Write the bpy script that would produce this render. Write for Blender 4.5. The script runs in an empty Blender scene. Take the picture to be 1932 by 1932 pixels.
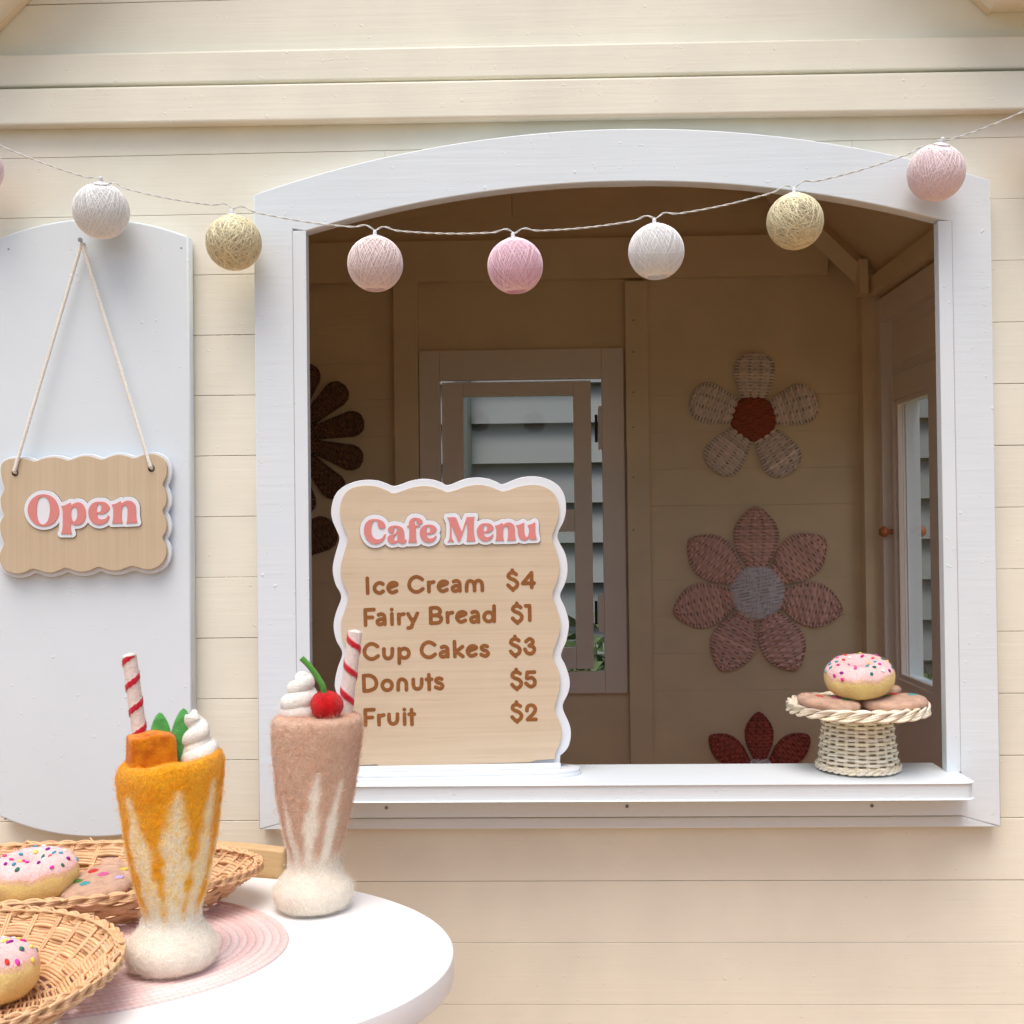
import bpy, bmesh, math, random
import numpy as np
from mathutils import Vector, Matrix, noise as mnoise
R_ = math.radians
rnd = random.Random(7)
rng = np.random.default_rng(11)
scene = bpy.context.scene
COL = scene.collection

# ------------------------------------------------------------------ camera
FPX = 2200.0
YAW, TILT, ROLL = 66/FPX, 28/FPX, .0115
CAM = np.array([0., -1.35, 1.0])
fw = np.array([-math.tan(YAW), 1, math.tan(TILT)]); fw /= np.linalg.norm(fw)
r0 = np.cross(fw, [0, 0, 1]); r0 /= np.linalg.norm(r0); u0 = np.cross(r0, fw)
RT = r0*math.cos(ROLL)-u0*math.sin(ROLL); UP = u0*math.cos(ROLL)+r0*math.sin(ROLL)
cd = bpy.data.cameras.new('camera'); cam = bpy.data.objects.new('camera', cd); COL.objects.link(cam)
cd.sensor_width = 36; cd.lens = 36*FPX/1932; cd.clip_start = .05; cd.clip_end = 500
cam.matrix_world = Matrix(((RT[0], UP[0], -fw[0], CAM[0]), (RT[1], UP[1], -fw[1], CAM[1]), (RT[2], UP[2], -fw[2], CAM[2]), (0, 0, 0, 1)))
scene.camera = cam

# ------------------------------------------------------------------ light
SUN_EL, SUN_AZ = R_(69), R_(196)      # high and behind the camera, veiled by cloud
world = bpy.data.worlds.new('World'); scene.world = world; world.use_nodes = True
wn = world.node_tree.nodes; wl = world.node_tree.links
bg = wn['Background']; sky = wn.new('ShaderNodeTexSky'); sky.sky_type = 'NISHITA'; sky.sun_disc = False
sky.sun_elevation = SUN_EL; sky.sun_rotation = SUN_AZ; sky.dust_density = 5; sky.air_density = 1.0; sky.ozone_density = .5
wl.new(sky.outputs[0], bg.inputs[0]); bg.inputs[1].default_value = .14
sd_ = bpy.data.lights.new('sun', 'SUN'); sun = bpy.data.objects.new('sun', sd_); COL.objects.link(sun)
sd_.energy = 1.5; sd_.angle = R_(48); sd_.color = (1, .965, .92)
sdir = Vector((math.sin(SUN_AZ)*math.cos(SUN_EL), math.cos(SUN_AZ)*math.cos(SUN_EL), math.sin(SUN_EL)))
sun.location = sdir*6; sun.rotation_euler = sdir.to_track_quat('Z', 'Y').to_euler()
vs = scene.view_settings; vs.view_transform = 'Standard'; vs.look = 'None'; vs.gamma = 1; vs.use_curve_mapping = False
vs.exposure = 0.46
scene.cycles.max_bounces = 10; scene.cycles.diffuse_bounces = 7; scene.cycles.transparent_max_bounces = 16

# ------------------------------------------------------------------ picture measures -> places on real planes
def ray(px, py): return fw+RT*(px-966)/FPX+UP*(966-py)/FPX
def aty(px, py, y): d = ray(px, py); return CAM+d*(y-CAM[1])/d[1]
def atz(px, py, z): d = ray(px, py); return CAM+d*(z-CAM[2])/d[2]
def atx(px, py, x): d = ray(px, py); return CAM+d*(x-CAM[0])/d[0]

# ------------------------------------------------------------------ materials
def mat(name):
    m = bpy.data.materials.new(name); m.use_nodes = True
    nt = m.node_tree; return m, nt, nt.nodes['Principled BSDF'], nt.nodes, nt.links
def coords(n, l, scale=(1, 1, 1)):
    t = n.new('ShaderNodeTexCoord'); mp = n.new('ShaderNodeMapping'); mp.inputs['Scale'].default_value = scale
    l.new(t.outputs['Object'], mp.inputs[0]); return mp.outputs[0]
def noise(n, l, vec, scale, detail=4, rough=.55):
    t = n.new('ShaderNodeTexNoise'); t.inputs['Scale'].default_value = scale; t.inputs['Detail'].default_value = detail
    t.inputs['Roughness'].default_value = rough; l.new(vec, t.inputs['Vector']); return t.outputs['Fac']
def ramp(n, l, fac, stops):
    r = n.new('ShaderNodeValToRGB'); e = r.color_ramp.elements
    while len(e) < len(stops): e.new(.5)
    for k, (p, c) in enumerate(stops): e[k].position = p; e[k].color = (*c, 1) if len(c) == 3 else c
    l.new(fac, r.inputs[0]); return r.outputs[0]
def mul(n, l, a, b, f=1.0, mode='MULTIPLY'):
    x = n.new('ShaderNodeMix'); x.data_type = 'RGBA'; x.blend_type = mode
    for sock, v in ((x.inputs[0], f), (x.inputs[6], a), (x.inputs[7], b)):
        if hasattr(v, 'is_linked') or hasattr(v, 'links'): l.new(v, sock)
        elif isinstance(v, float): sock.default_value = v
        else: sock.default_value = (*v, 1)
    return x.outputs[2]
def bump(n, l, h, dist, strength=1.0, prev=None):
    b = n.new('ShaderNodeBump'); b.inputs['Strength'].default_value = strength; b.inputs['Distance'].default_value = dist
    l.new(h, b.inputs['Height'])
    if prev is not None: l.new(prev, b.inputs['Normal'])
    return b.outputs[0]
def paint(name, col, rough=.45, grain=(6, 60, 160), blot=.05, gb=.00035):
    m, nt, p, n, l = mat(name)
    g = noise(n, l, coords(n, l, grain), 1.0, 6, .65)
    s = noise(n, l, coords(n, l), 9, 3)
    sp = noise(n, l, coords(n, l), 420, 2)
    lo = tuple(c*(1-blot) for c in col); hi = tuple(min(1, c*(1+blot)) for c in col)
    c1 = ramp(n, l, s, [(.3, lo), (.7, hi)])
    spk = ramp(n, l, sp, [(.0, (1, 1, 1)), (.75, (1, 1, 1)), (.84, (.8, .8, .8))])
    l.new(mul(n, l, c1, spk), p.inputs['Base Color'])
    p.inputs['Roughness'].default_value = rough
    b1 = bump(n, l, g, gb)
    lump = ramp(n, l, noise(n, l, coords(n, l, (1, 1, 1)), 130, 2), [(.0, (0, 0, 0)), (.68, (0, 0, 0)), (.8, (1, 1, 1))])
    l.new(bump(n, l, lump, .0006, .8, b1), p.inputs['Normal'])
    return m
CREAM = paint('cream_paint', (.79, .765, .65))
CREAM_IN = paint('cream_paint_warm_bounce_tint', (.80, .635, .42), grain=(6, 60, 160))  # cream again, with the warm bounced light indoors put into the colour
CREAM_V = paint('cream_paint_upright_grain', (.80, .725, .565), grain=(160, 60, 6))
WHITE = paint('white_paint', (.69, .755, .80), grain=(6, 60, 150), blot=.02)
WHITE_V = paint('white_paint_upright_grain', (.69, .755, .80), grain=(150, 60, 6), blot=.02)
WHITE_IN = paint('white_paint_warm_light_tint', (.84, .73, .64), grain=(150, 60, 6), blot=.02)  # white trim indoors, the tint of the warm light put into the colour
SHUT = paint('white_board_paint', (.68, .75, .80), grain=(40, 40, 20), blot=.015, gb=.0002)
def plain(name, col, rough=.5, metal=0., var=.06, scale=60, bd=0., sheen=0.):
    m, nt, p, n, l = mat(name)
    s = noise(n, l, coords(n, l), scale, 4)
    l.new(ramp(n, l, s, [(.3, tuple(c*(1-var) for c in col)), (.7, tuple(min(1, c*(1+var)) for c in col))]), p.inputs['Base Color'])
    p.inputs['Roughness'].default_value = rough; p.inputs['Metallic'].default_value = metal
    if sheen: p.inputs['Sheen Weight'].default_value = sheen
    if bd: l.new(bump(n, l, noise(n, l, coords(n, l), scale*6, 3), bd), p.inputs['Normal'])
    return m
TABLE = plain('white_table_lacquer', (.84, .85, .87), .28, var=.01, scale=12)
ACRYL = plain('white_acrylic', (.74, .775, .83), .3, var=.01)
PINKP = plain('salmon_pink_acrylic', (.66, .235, .22), .4, var=.03)
METAL = plain('grey_steel', (.28, .28, .29), .4, .8)
DARKM = plain('dark_steel', (.03, .03, .032), .5, .5)
HOLE = plain('burnt_hole_edge', (.012, .009, .007), .9)
KNOBW = plain('varnished_timber_knob', (.5, .16, .05), .4, var=.2)
CORD = plain('cotton_cord', (.86, .84, .78), .95, var=.08, scale=400, bd=.0004)
CABLE = plain('clear_plastic_wire', (.62, .63, .61), .25, var=.05)
LINE = plain('laser_burnt_edge', (.10, .07, .05), .8)
def ply(name, along, base, dark, streak):
    m, nt, p, n, l = mat(name)
    sc = (5, 30, 260) if along == 'x' else (260, 30, 4)
    g = noise(n, l, coords(n, l, sc), 1, 6, .6)
    c = ramp(n, l, g, [(.25, dark), (.6, base), (.85, tuple(v*1.05 for v in base))])
    b = noise(n, l, coords(n, l, (8, 8, 8)), 1, 3)
    c = mul(n, l, c, ramp(n, l, b, [(.3, (.93, .90, .86)), (.7, (1, 1, 1))]))
    sc2 = (14, 30, 420) if along == 'x' else (420, 30, 10)
    k = noise(n, l, coords(n, l, sc2), 1, 4, .7)
    c = mul(n, l, c, ramp(n, l, k, [(.0, (1, 1, 1)), (.64, (1, 1, 1)), (.76, streak)]))
    l.new(c, p.inputs['Base Color']); p.inputs['Roughness'].default_value = .55
    l.new(bump(n, l, g, .0001), p.inputs['Normal'])
    return m
PLYH = ply('ply_face_level_grain', 'x', (.64, .525, .385), (.57, .455, .325), (.78, .62, .5))
PLYV = ply('ply_face_upright_grain', 'z', (.58, .47, .33), (.52, .415, .285), (.85, .66, .5))
ENGR = ply('engraved_brown_wood', 'x', (.28, .10, .017), (.19, .06, .010), (.6, .5, .4))
BENT = ply('pale_bent_wood', 'x', (.60, .42, .22), (.52, .34, .16), (.85, .7, .55))
def reedmat(name, col, dark, sc=90):
    m, nt, p, n, l = mat(name)
    a = n.new('ShaderNodeAttribute'); a.attribute_name = 'Col'
    s = noise(n, l, coords(n, l), sc, 5, .7)
    c = ramp(n, l, s, [(.25, dark), (.6, col), (.85, tuple(min(1, v*1.12) for v in col))])
    l.new(mul(n, l, c, a.outputs['Color']), p.inputs['Base Color']); p.inputs['Roughness'].default_value = .5
    l.new(bump(n, l, noise(n, l, coords(n, l), 900, 3), .0003), p.inputs['Normal'])
    return m
REED = reedmat('honey_willow', (.72, .46, .26), (.57, .32, .15))
RATT = reedmat('bleached_rattan', (.86, .79, .64), (.74, .64, .47))
def felt(name):
    m, nt, p, n, l = mat(name)
    a = n.new('ShaderNodeAttribute'); a.attribute_name = 'Col'
    s = noise(n, l, coords(n, l), 700, 4, .7)
    s2 = noise(n, l, coords(n, l), 60, 3)
    c = mul(n, l, a.outputs['Color'], ramp(n, l, s, [(.3, (.90, .88, .85)), (.62, (1, 1, 1))]))
    c = mul(n, l, c, ramp(n, l, s2, [(.3, (.9, .88, .86)), (.7, (1, 1, 1))]))
    l.new(c, p.inputs['Base Color']); p.inputs['Roughness'].default_value = 1; p.inputs['Sheen Weight'].default_value = .25
    p.inputs['Specular IOR Level'].default_value = .1
    b1 = bump(n, l, s, .0014, 1)
    l.new(bump(n, l, noise(n, l, coords(n, l), 260, 2), .0012, .7, b1), p.inputs['Normal'])
    return m
FELT = felt('needled_wool_felt')
def fibres():
    m, nt, p, n, l = mat('loose_wool_fibres'); a = n.new('ShaderNodeAttribute'); a.attribute_name = 'Col'; l.new(a.outputs['Color'], p.inputs['Base Color']); p.inputs['Roughness'].default_value = 1
    p.inputs['Specular IOR Level'].default_value = .1; t = n.new('ShaderNodeBsdfTranslucent'); l.new(a.outputs['Color'], t.inputs[0])
    mx = n.new('ShaderNodeMixShader'); mx.inputs[0].default_value = .5; l.new(p.outputs[0], mx.inputs[1]); l.new(t.outputs[0], mx.inputs[2]); l.new(mx.outputs[0], n['Material Output'].inputs[0]); return m
FIBRE = fibres()
def glass(name, gl=.09, tint=(.93, .95, .94)):
    m = bpy.data.materials.new(name); m.use_nodes = True; nt = m.node_tree; n = nt.nodes; l = nt.links
    n.remove(n['Principled BSDF']); out = n['Material Output']
    tr = n.new('ShaderNodeBsdfTransparent'); tr.inputs[0].default_value = (*tint, 1)
    g = n.new('ShaderNodeBsdfGlossy'); g.inputs['Roughness'].default_value = .02
    fr = n.new('ShaderNodeLayerWeight'); pw = n.new('ShaderNodeMath'); pw.operation = 'POWER'; pw.inputs[1].default_value = 5; l.new(fr.outputs['Facing'], pw.inputs[0])
    fr.inputs['Blend'].default_value = .5; ma = n.new('ShaderNodeMath'); ma.operation = 'MULTIPLY_ADD'; ma.inputs[1].default_value = .9; ma.inputs[2].default_value = .03; l.new(pw.outputs[0], ma.inputs[0])
    mx = n.new('ShaderNodeMixShader'); l.new(ma.outputs[0], mx.inputs[0]); l.new(tr.outputs[0], mx.inputs[1]); l.new(g.outputs[0], mx.inputs[2])
    l.new(mx.outputs[0], out.inputs[0]); return m
GLASS = glass('window_glass')
def shellmat(name, col, tr=.55):
    m, nt, p, n, l = mat(name); out = n['Material Output']
    s = noise(n, l, coords(n, l), 260, 3)
    c = ramp(n, l, s, [(.3, tuple(v*.84 for v in col)), (.7, col)])
    l.new(c, p.inputs['Base Color']); p.inputs['Roughness'].default_value = .8
    t = n.new('ShaderNodeBsdfTranslucent'); l.new(c, t.inputs[0])
    mx = n.new('ShaderNodeMixShader'); mx.inputs[0].default_value = tr
    l.new(p.outputs[0], mx.inputs[1]); l.new(t.outputs[0], mx.inputs[2]); l.new(mx.outputs[0], out.inputs[0]); return m
GRASS = plain('grass_soil', (.15, .15, .09), .95, var=.3, scale=14)
LEAF = plain('green_leaf', (.07, .12, .035), .6, var=.35, scale=9)

# ------------------------------------------------------------------ object helpers
def tag(o, label=None, cat=None, group=None, kind=None):
    if label: o['label'] = label
    if cat: o['category'] = cat
    if group: o['group'] = group
    if kind: o['kind'] = kind
    return o
WM = {}
def wm(o): return WM.get(o.name, Matrix.Identity(4))
def thing(name, loc, rz=0, **k):
    o = bpy.data.objects.new(name, None); COL.objects.link(o); o.empty_display_size = .05
    o.location = loc; o.rotation_euler = (0, 0, rz)
    WM[o.name] = Matrix.Translation(Vector(loc)) @ Matrix.Rotation(rz, 4, 'Z')
    return tag(o, **k)
def put(name, me, m, parent=None, local=False, kind=None, label=None):
    """link mesh; vertices are world unless local"""
    o = bpy.data.objects.new(name, me); COL.objects.link(o)
    if m is not None:
        me.materials.clear(); me.materials.append(m)
    if parent is not None:
        o.parent = parent
        if not local: me.transform(wm(parent).inverted())
        WM[o.name] = wm(parent)
    if kind: o['kind'] = kind
    if label: o['label'] = label
    return o
def mk(verts, faces, smooth=False, cols=None):
    me = bpy.data.meshes.new('m'); me.from_pydata([tuple(map(float, v)) for v in verts], [], [tuple(map(int, f)) for f in faces]) if not isinstance(verts, np.ndarray) else me.from_pydata(verts.tolist(), [], faces.tolist() if isinstance(faces, np.ndarray) else faces)
    if smooth: me.polygons.foreach_set('use_smooth', [True]*len(me.polygons))
    if cols is not None: setcol(me, cols)
    me.update(); return me
def setcol(me, cols):
    a = me.color_attributes.new('Col', 'FLOAT_COLOR', 'POINT')
    c = np.ones((len(me.vertices), 4), np.float32); c[:, :3] = cols
    a.data.foreach_set('color', c.ravel())
def box(x0, x1, y0, y1, z0, z1, bev=.0006, shear=0):
    bm = bmesh.new()
    v = [bm.verts.new(p) for p in ((x0, y0, z0), (x1, y0, z0+shear), (x1, y1, z0+shear), (x0, y1, z0), (x0, y0, z1), (x1, y0, z1+shear), (x1, y1, z1+shear), (x0, y1, z1))]
    for f in ((0, 3, 2, 1), (4, 5, 6, 7), (0, 1, 5, 4), (1, 2, 6, 5), (2, 3, 7, 6), (3, 0, 4, 7)): bm.faces.new([v[i] for i in f])
    if bev: bmesh.ops.bevel(bm, geom=bm.edges[:], offset=bev, segments=2, affect='EDGES', profile=.6)
    me = bpy.data.meshes.new('m'); bm.to_mesh(me); bm.free(); return me
def join(meshes):
    bm = bmesh.new()
    for m in meshes: bm.from_mesh(m)
    me = bpy.data.meshes.new('m'); bm.to_mesh(me); bm.free(); return me
def plate(loops, yf, th, bev=.0, local_y=True):
    """flat board from closed outlines (x,z); front face at y=yf, thickness th going +y"""
    cu = bpy.data.curves.new('c', 'CURVE'); cu.dimensions = '2D'; cu.fill_mode = 'BOTH'
    cu.extrude = max(th/2-bev, 1e-5)
    if bev: cu.bevel_depth = bev; cu.bevel_resolution = 2; cu.offset = -bev
    for lp in loops:
        s = cu.splines.new('POLY'); s.points.add(len(lp)-1); s.use_cyclic_u = True
        s.points.foreach_set('co', np.c_[np.array(lp, float), np.zeros(len(lp)), np.ones(len(lp))].ravel())
    o = bpy.data.objects.new('c', cu); COL.objects.link(o)
    dg = bpy.context.evaluated_depsgraph_get(); dg.update()
    me = bpy.data.meshes.new_from_object(o.evaluated_get(dg))
    bpy.data.objects.remove(o); bpy.data.curves.remove(cu)
    me.transform(Matrix(((1, 0, 0, 0), (0, 0, -1, yf+th/2), (0, 1, 0, 0), (0, 0, 0, 1))))
    me.materials.clear()
    return me
def tube(pts, r, sides=6, closed=False, flat=1.0, upv=(0, 0, 1)):
    """r radius (scalar or per point); flat scales the section along upv"""
    P = np.array(pts, float); n = len(P); r = np.broadcast_to(np.asarray(r, float), (n,))
    T = (np.roll(P, -1, 0)-np.roll(P, 1, 0)) if closed else np.gradient(P, axis=0)
    T /= np.linalg.norm(T, axis=1)[:, None]+1e-12
    up = np.array(upv, float); A = np.cross(T, up); bad = np.linalg.norm(A, axis=1) < 1e-4
    A[bad] = np.cross(T[bad], [1, 0.1, 0]); A /= np.linalg.norm(A, axis=1)[:, None]; B = np.cross(A, T)
    th = np.arange(sides)*2*math.pi/sides
    V = P[:, None]+r[:, None, None]*(A[:, None]*np.cos(th)[None, :, None]+flat*B[:, None]*np.sin(th)[None, :, None])
    V = V.reshape(-1, 3); i = np.arange(n if closed else n-1)[:, None]; j = np.arange(sides)[None]
    a = i*sides+j; b = i*sides+(j+1) % sides; c = ((i+1) % n)*sides+(j+1) % sides; d = ((i+1) % n)*sides+j
    F = np.stack([a, b, c, d], -1).reshape(-1, 4).tolist()
    if not closed: F += [list(range(sides))[::-1], [(n-1)*sides+k for k in range(sides)]]
    return V, F
class Acc:
    def __init__(s): s.V = []; s.F = []; s.n = 0; s.C = []
    def add(s, VF, col=(1, 1, 1)):
        V, F = VF; s.V.append(np.array(V, float)); s.F += [[q+s.n for q in f] for f in F]; s.n += len(V)
        c = np.array(col, float); s.C.append(np.broadcast_to(c, (len(V), 3)))
    def mesh(s, smooth=True): return mk(np.vstack(s.V), s.F, smooth, np.vstack(s.C))
def catmull(pts, seg=8, closed=True):
    """points (x,y[,1=corner]) -> smooth closed outline"""
    n = len(pts); out = []
    P = [np.array(p[:2], float) for p in pts]; C = [len(p) > 2 and p[2] for p in pts]
    for i in range(n if closed else n-1):
        p1, p2 = P[i], P[(i+1) % n]
        p0 = p1+(p1-p2)*.0 if C[i] or (not closed and i == 0) else P[i-1]
        p3 = p2 if C[(i+1) % n] or (not closed and i == n-2) else P[(i+2) % n]
        if C[i] and C[(i+1) % n]: out.append(p1); continue
        m1 = (p2-p0)/2; m2 = (p3-p1)/2
        for k in range(seg):
            t = k/seg; out.append((2*t**3-3*t*t+1)*p1+(t**3-2*t*t+t)*m1+(-2*t**3+3*t*t)*p2+(t**3-t*t)*m2)
    if not closed: out.append(P[-1])
    return np.array(out)
def segdist(G, A, B):
    d = np.full(len(G), 1e9)
    for a, b in zip(A, B):
        ab = b-a; q = ((G-a) @ ab)/max(ab @ ab, 1e-12); q = np.clip(q, 0, 1)
        dd = G-a-q[:, None]*ab; d = np.minimum(d, np.einsum('ij,ij->i', dd, dd))
    return np.sqrt(d)
def inside(G, lp):
    r = np.zeros(len(G), bool); x, y = G[:, 0], G[:, 1]
    for a, b in zip(lp, np.roll(lp, -1, 0)):
        c = ((a[1] > y) != (b[1] > y)) & (x < (b[0]-a[0])*(y-a[1])/(b[1]-a[1]+1e-12)+a[0]); r ^= c
    return r
def contour(f, x0, y0, st):
    """marching squares at f=0 -> closed loops"""
    ny, nx = f.shape; s = f < 0; E = {}
    code = s[:-1, :-1]*1+s[:-1, 1:]*2+s[1:, 1:]*4+s[1:, :-1]*8
    T = {1: [(3, 0)], 2: [(0, 1)], 3: [(3, 1)], 4: [(1, 2)], 5: [(3, 2), (1, 0)], 6: [(0, 2)], 7: [(3, 2)], 8: [(2, 3)], 9: [(2, 0)], 10: [(0, 3), (2, 1)], 11: [(2, 1)], 12: [(1, 3)], 13: [(1, 0)], 14: [(0, 3)]}
    def ek(i, j, e): return [(0, i, j), (1, i, j+1), (0, i+1, j), (1, i, j)][e]
    def pt(k):
        t, i, j = k
        if t == 0: a, b = f[i, j], f[i, j+1]; q = a/(a-b); return (x0+(j+q)*st, y0+i*st)
        a, b = f[i, j], f[i+1, j]; q = a/(a-b); return (x0+j*st, y0+(i+q)*st)
    for i, j in np.argwhere((code > 0) & (code < 15)):
        for a, b in T[int(code[i, j])]: E[ek(i, j, a)] = ek(i, j, b)
    loops = []
    while E:
        k0 = next(iter(E)); k = k0; lp = []
        while k in E: lp.append(pt(k)); k = E.pop(k)
        if len(lp) > 6: loops.append(np.array(lp))
    return loops
def area(lp): x, y = lp[:, 0], lp[:, 1]; return abs((x*np.roll(y, -1)-y*np.roll(x, -1)).sum())/2
def dilate(loopsets, off, st=5):
    allp = np.vstack([l for s in loopsets for l in s]); x0, y0 = allp.min(0)-off-3*st; x1, y1 = allp.max(0)+off+3*st
    gx = np.arange(x0, x1, st); gy = np.arange(y0, y1, st); G = np.stack(np.meshgrid(gx, gy), -1).reshape(-1, 2)
    A = np.vstack([s[0] for s in loopsets]); B = np.vstack([np.roll(s[0], -1, 0) for s in loopsets])
    d = segdist(G, A, B); ins = np.zeros(len(G), bool)
    for s in loopsets: ins |= inside(G, s[0])
    d[ins] = 0
    return max(contour((d-off).reshape(len(gy), len(gx)), x0, y0, st), key=area)
def strokes_loops(strokes, rad, st=4):
    out = []
    for glyph in strokes:
        pts = []; A = []; B = []
        for s in glyph:
            c = catmull(s, 5, False) if len(s) > 2 else np.array([p[:2] for p in s], float)
            A.append(c[:-1]); B.append(c[1:]); pts.append(c)
        allp = np.vstack(pts); x0, y0 = allp.min(0)-rad-2*st; x1, y1 = allp.max(0)+rad+2*st
        gx = np.arange(x0, x1+st, st); gy = np.arange(y0, y1+st, st); G = np.stack(np.meshgrid(gx, gy), -1).reshape(-1, 2)
        d = segdist(G, np.vstack(A), np.vstack(B))-rad
        out += [l for l in contour(d.reshape(len(gy), len(gx)), x0, y0, st) if area(l) > 60]
    return out
def fuzz(me, count, length=.004, width=.00013, lift=.0009, seed=3, lighten=.12, wild=.04):
    """short curled wool fibres standing off a felt surface"""
    r = np.random.default_rng(int(seed*10))
    me.calc_loop_triangles(); nt = len(me.loop_triangles); tv = np.empty(nt*3, np.int32); me.loop_triangles.foreach_get('vertices', tv); tv = tv.reshape(-1, 3)
    co = np.empty(len(me.vertices)*3, np.float32); me.vertices.foreach_get('co', co); co = co.reshape(-1, 3)
    cl = np.empty(len(me.vertices)*4, np.float32); me.color_attributes['Col'].data.foreach_get('color', cl); cl = cl.reshape(-1, 4)[:, :3]
    nn = np.cross(co[tv[:, 1]]-co[tv[:, 0]], co[tv[:, 2]]-co[tv[:, 0]]); ar = np.linalg.norm(nn, axis=1)+1e-15
    t = r.choice(nt, count, p=ar/ar.sum()); N = nn[t]/ar[t][:, None]
    a, b = r.random((2, count)); sw = a+b > 1; a[sw] = 1-a[sw]; b[sw] = 1-b[sw]
    P = co[tv[t, 0]]*(1-a-b)[:, None]+co[tv[t, 1]]*a[:, None]+co[tv[t, 2]]*b[:, None]; Cc = cl[tv[t, 0]]
    D = r.normal(size=(count, 3)); D -= (D*N).sum(1)[:, None]*N; D /= np.linalg.norm(D, axis=1)[:, None]; S = np.cross(N, D)
    L = length*(.5+r.random(count)); curl = r.normal(0, 1.0, count); lf = lift*(.3+1.2*r.random(count))
    w = r.random(count) < wild; lf[w] *= 3.2; L[w] *= 1.6
    K = 5; V = np.empty((count, K, 2, 3)); 
    for k in range(K):
        s = k/(K-1); c = P+D*(L*(s-.5)*1.0)[:, None]+S*(L*curl*.35*(s*s-s))[:, None]+N*(lf*(math.sin(math.pi*s)*1.0)+.00005-(.0002 if k in (0, K-1) else 0))[:, None]
        ww = width*(.5+.5*math.sin(math.pi*min(max(s, .12), .88)))/2
        V[:, k, 0] = c+(S*.6+N*.5)*ww; V[:, k, 1] = c-(S*.6+N*.5)*ww
    V = V.reshape(-1, 3); base = (np.arange(count)*K*2)[:, None]; q = np.arange(K-1)[None]*2
    F = np.stack([base+q, base+q+1, base+q+3, base+q+2], -1).reshape(-1, 4)
    f = (1+lighten*(r.random(count)*2-.6))[:, None]; Cc = np.clip(Cc*f+lighten*.12*r.random((count, 1)), 0, 1)
    return mk(V, F, False, np.repeat(Cc, K*2, axis=0))
def lathe(prof, nth=96, ns=6, cfn=None, wob=None, ell=(1, 1)):
    """prof [(r,z)] smooth; returns verts/faces/cols"""
    P = catmull([(r, z) for r, z in prof], ns, False); P[:, 0] = np.maximum(P[:, 0], 0)
    th = np.arange(nth)*2*math.pi/nth; n = len(P)
    r = P[:, 0][:, None]*np.ones(nth); z = P[:, 1][:, None]*np.ones(nth); t = np.ones(n)[:, None]*th
    if wob is not None: r, z = wob(r, z, t)
    V = np.stack([r*np.cos(t)*ell[0], r*np.sin(t)*ell[1], z], -1).reshape(-1, 3)
    i = np.arange(n-1)[:, None]; j = np.arange(nth)[None]
    F = np.stack([i*nth+j, i*nth+(j+1) % nth, (i+1)*nth+(j+1) % nth, (i+1)*nth+j], -1).reshape(-1, 4)
    C = np.ones((len(V), 3)) if cfn is None else cfn(r.ravel(), z.ravel(), t.ravel())
    return V, F, C
def fbm(x, y, z=0, o=3): return mnoise.fractal(Vector((x, y, z)), 1, 2, o)

# ================================================================== THE PLACE
# ground
me = bpy.data.meshes.new('m'); bm = bmesh.new(); bmesh.ops.create_grid(bm, x_segments=8, y_segments=8, size=150); bm.to_mesh(me); bm.free()
tag(put('ground', me, GRASS), kind='structure')
DECK = ply('oiled_deck_boards', 'x', (.50, .25, .085), (.42, .19, .06), (.8, .7, .6))
dk = tag(put('timber_deck', box(-3, 3, -1.9, .0-.06, .004, .03, .002), DECK), kind='structure')
for k in range(12): put('deck_board', box(-3, 3, -.205-.142*k, -.07-.142*k, .031, .05, .002), DECK, dk)
# ---- playhouse: one thing; walls, windows, shutter, sill are its parts
XW0, XW1, YB = -.77, .637, .90
RX, RZ = -.067, 2.165          # ridge
EAVE = 1.585
ZG = [1.2991-.0708*k for k in range(-3, 17)]    # joints between the front boards
OX0, OX1 = -.2895, .4633                         # opening in the boards, hidden behind the casing
house = thing('playhouse', (RX, 0, 0), label='cream timber playhouse with a white framed arched serving window', cat='playhouse')
frontw = bpy.data.objects.new('front_wall', None); COL.objects.link(frontw); frontw.parent = house; WM[frontw.name] = wm(house)
for x0, x1, z1 in ((XW0-.03, XW0+.05, 1.5), (-.345, OX0-.004, 1.36), (OX1+.004, .52, 1.36), (XW1-.05, XW1+.03, 1.5)): put('stud', box(x0, x1, .0185, .038, .06, z1, 0), CREAM_V, frontw)
def plank(x0, x1, z0, z1, y=0., parent=frontw, m=None, th=.016):
    m = m or (CREAM if y < .1 else CREAM_IN)
    g = rnd.uniform(.0001, .00042) if y < .1 else rnd.choice((.00003, .00005, .00022)); dy = rnd.uniform(-.0004, .0004)*(1 if y < .1 else .3)
    bm_ = box(x0, x1, y+dy, y+th+dy, z0+g, z1-g, .0006 if y < .1 else .0003)
    put('plank', bm_, m, parent)
def arch(zc, ze, x0, x1, x):     # circular arc through both ends and the crown
    w = (x1-x0)/2; s = zc-ze; R = (w*w+s*s)/(2*s); return zc-R+math.sqrt(max(R*R-(x-(x0+x1)/2)**2, 0))
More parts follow.
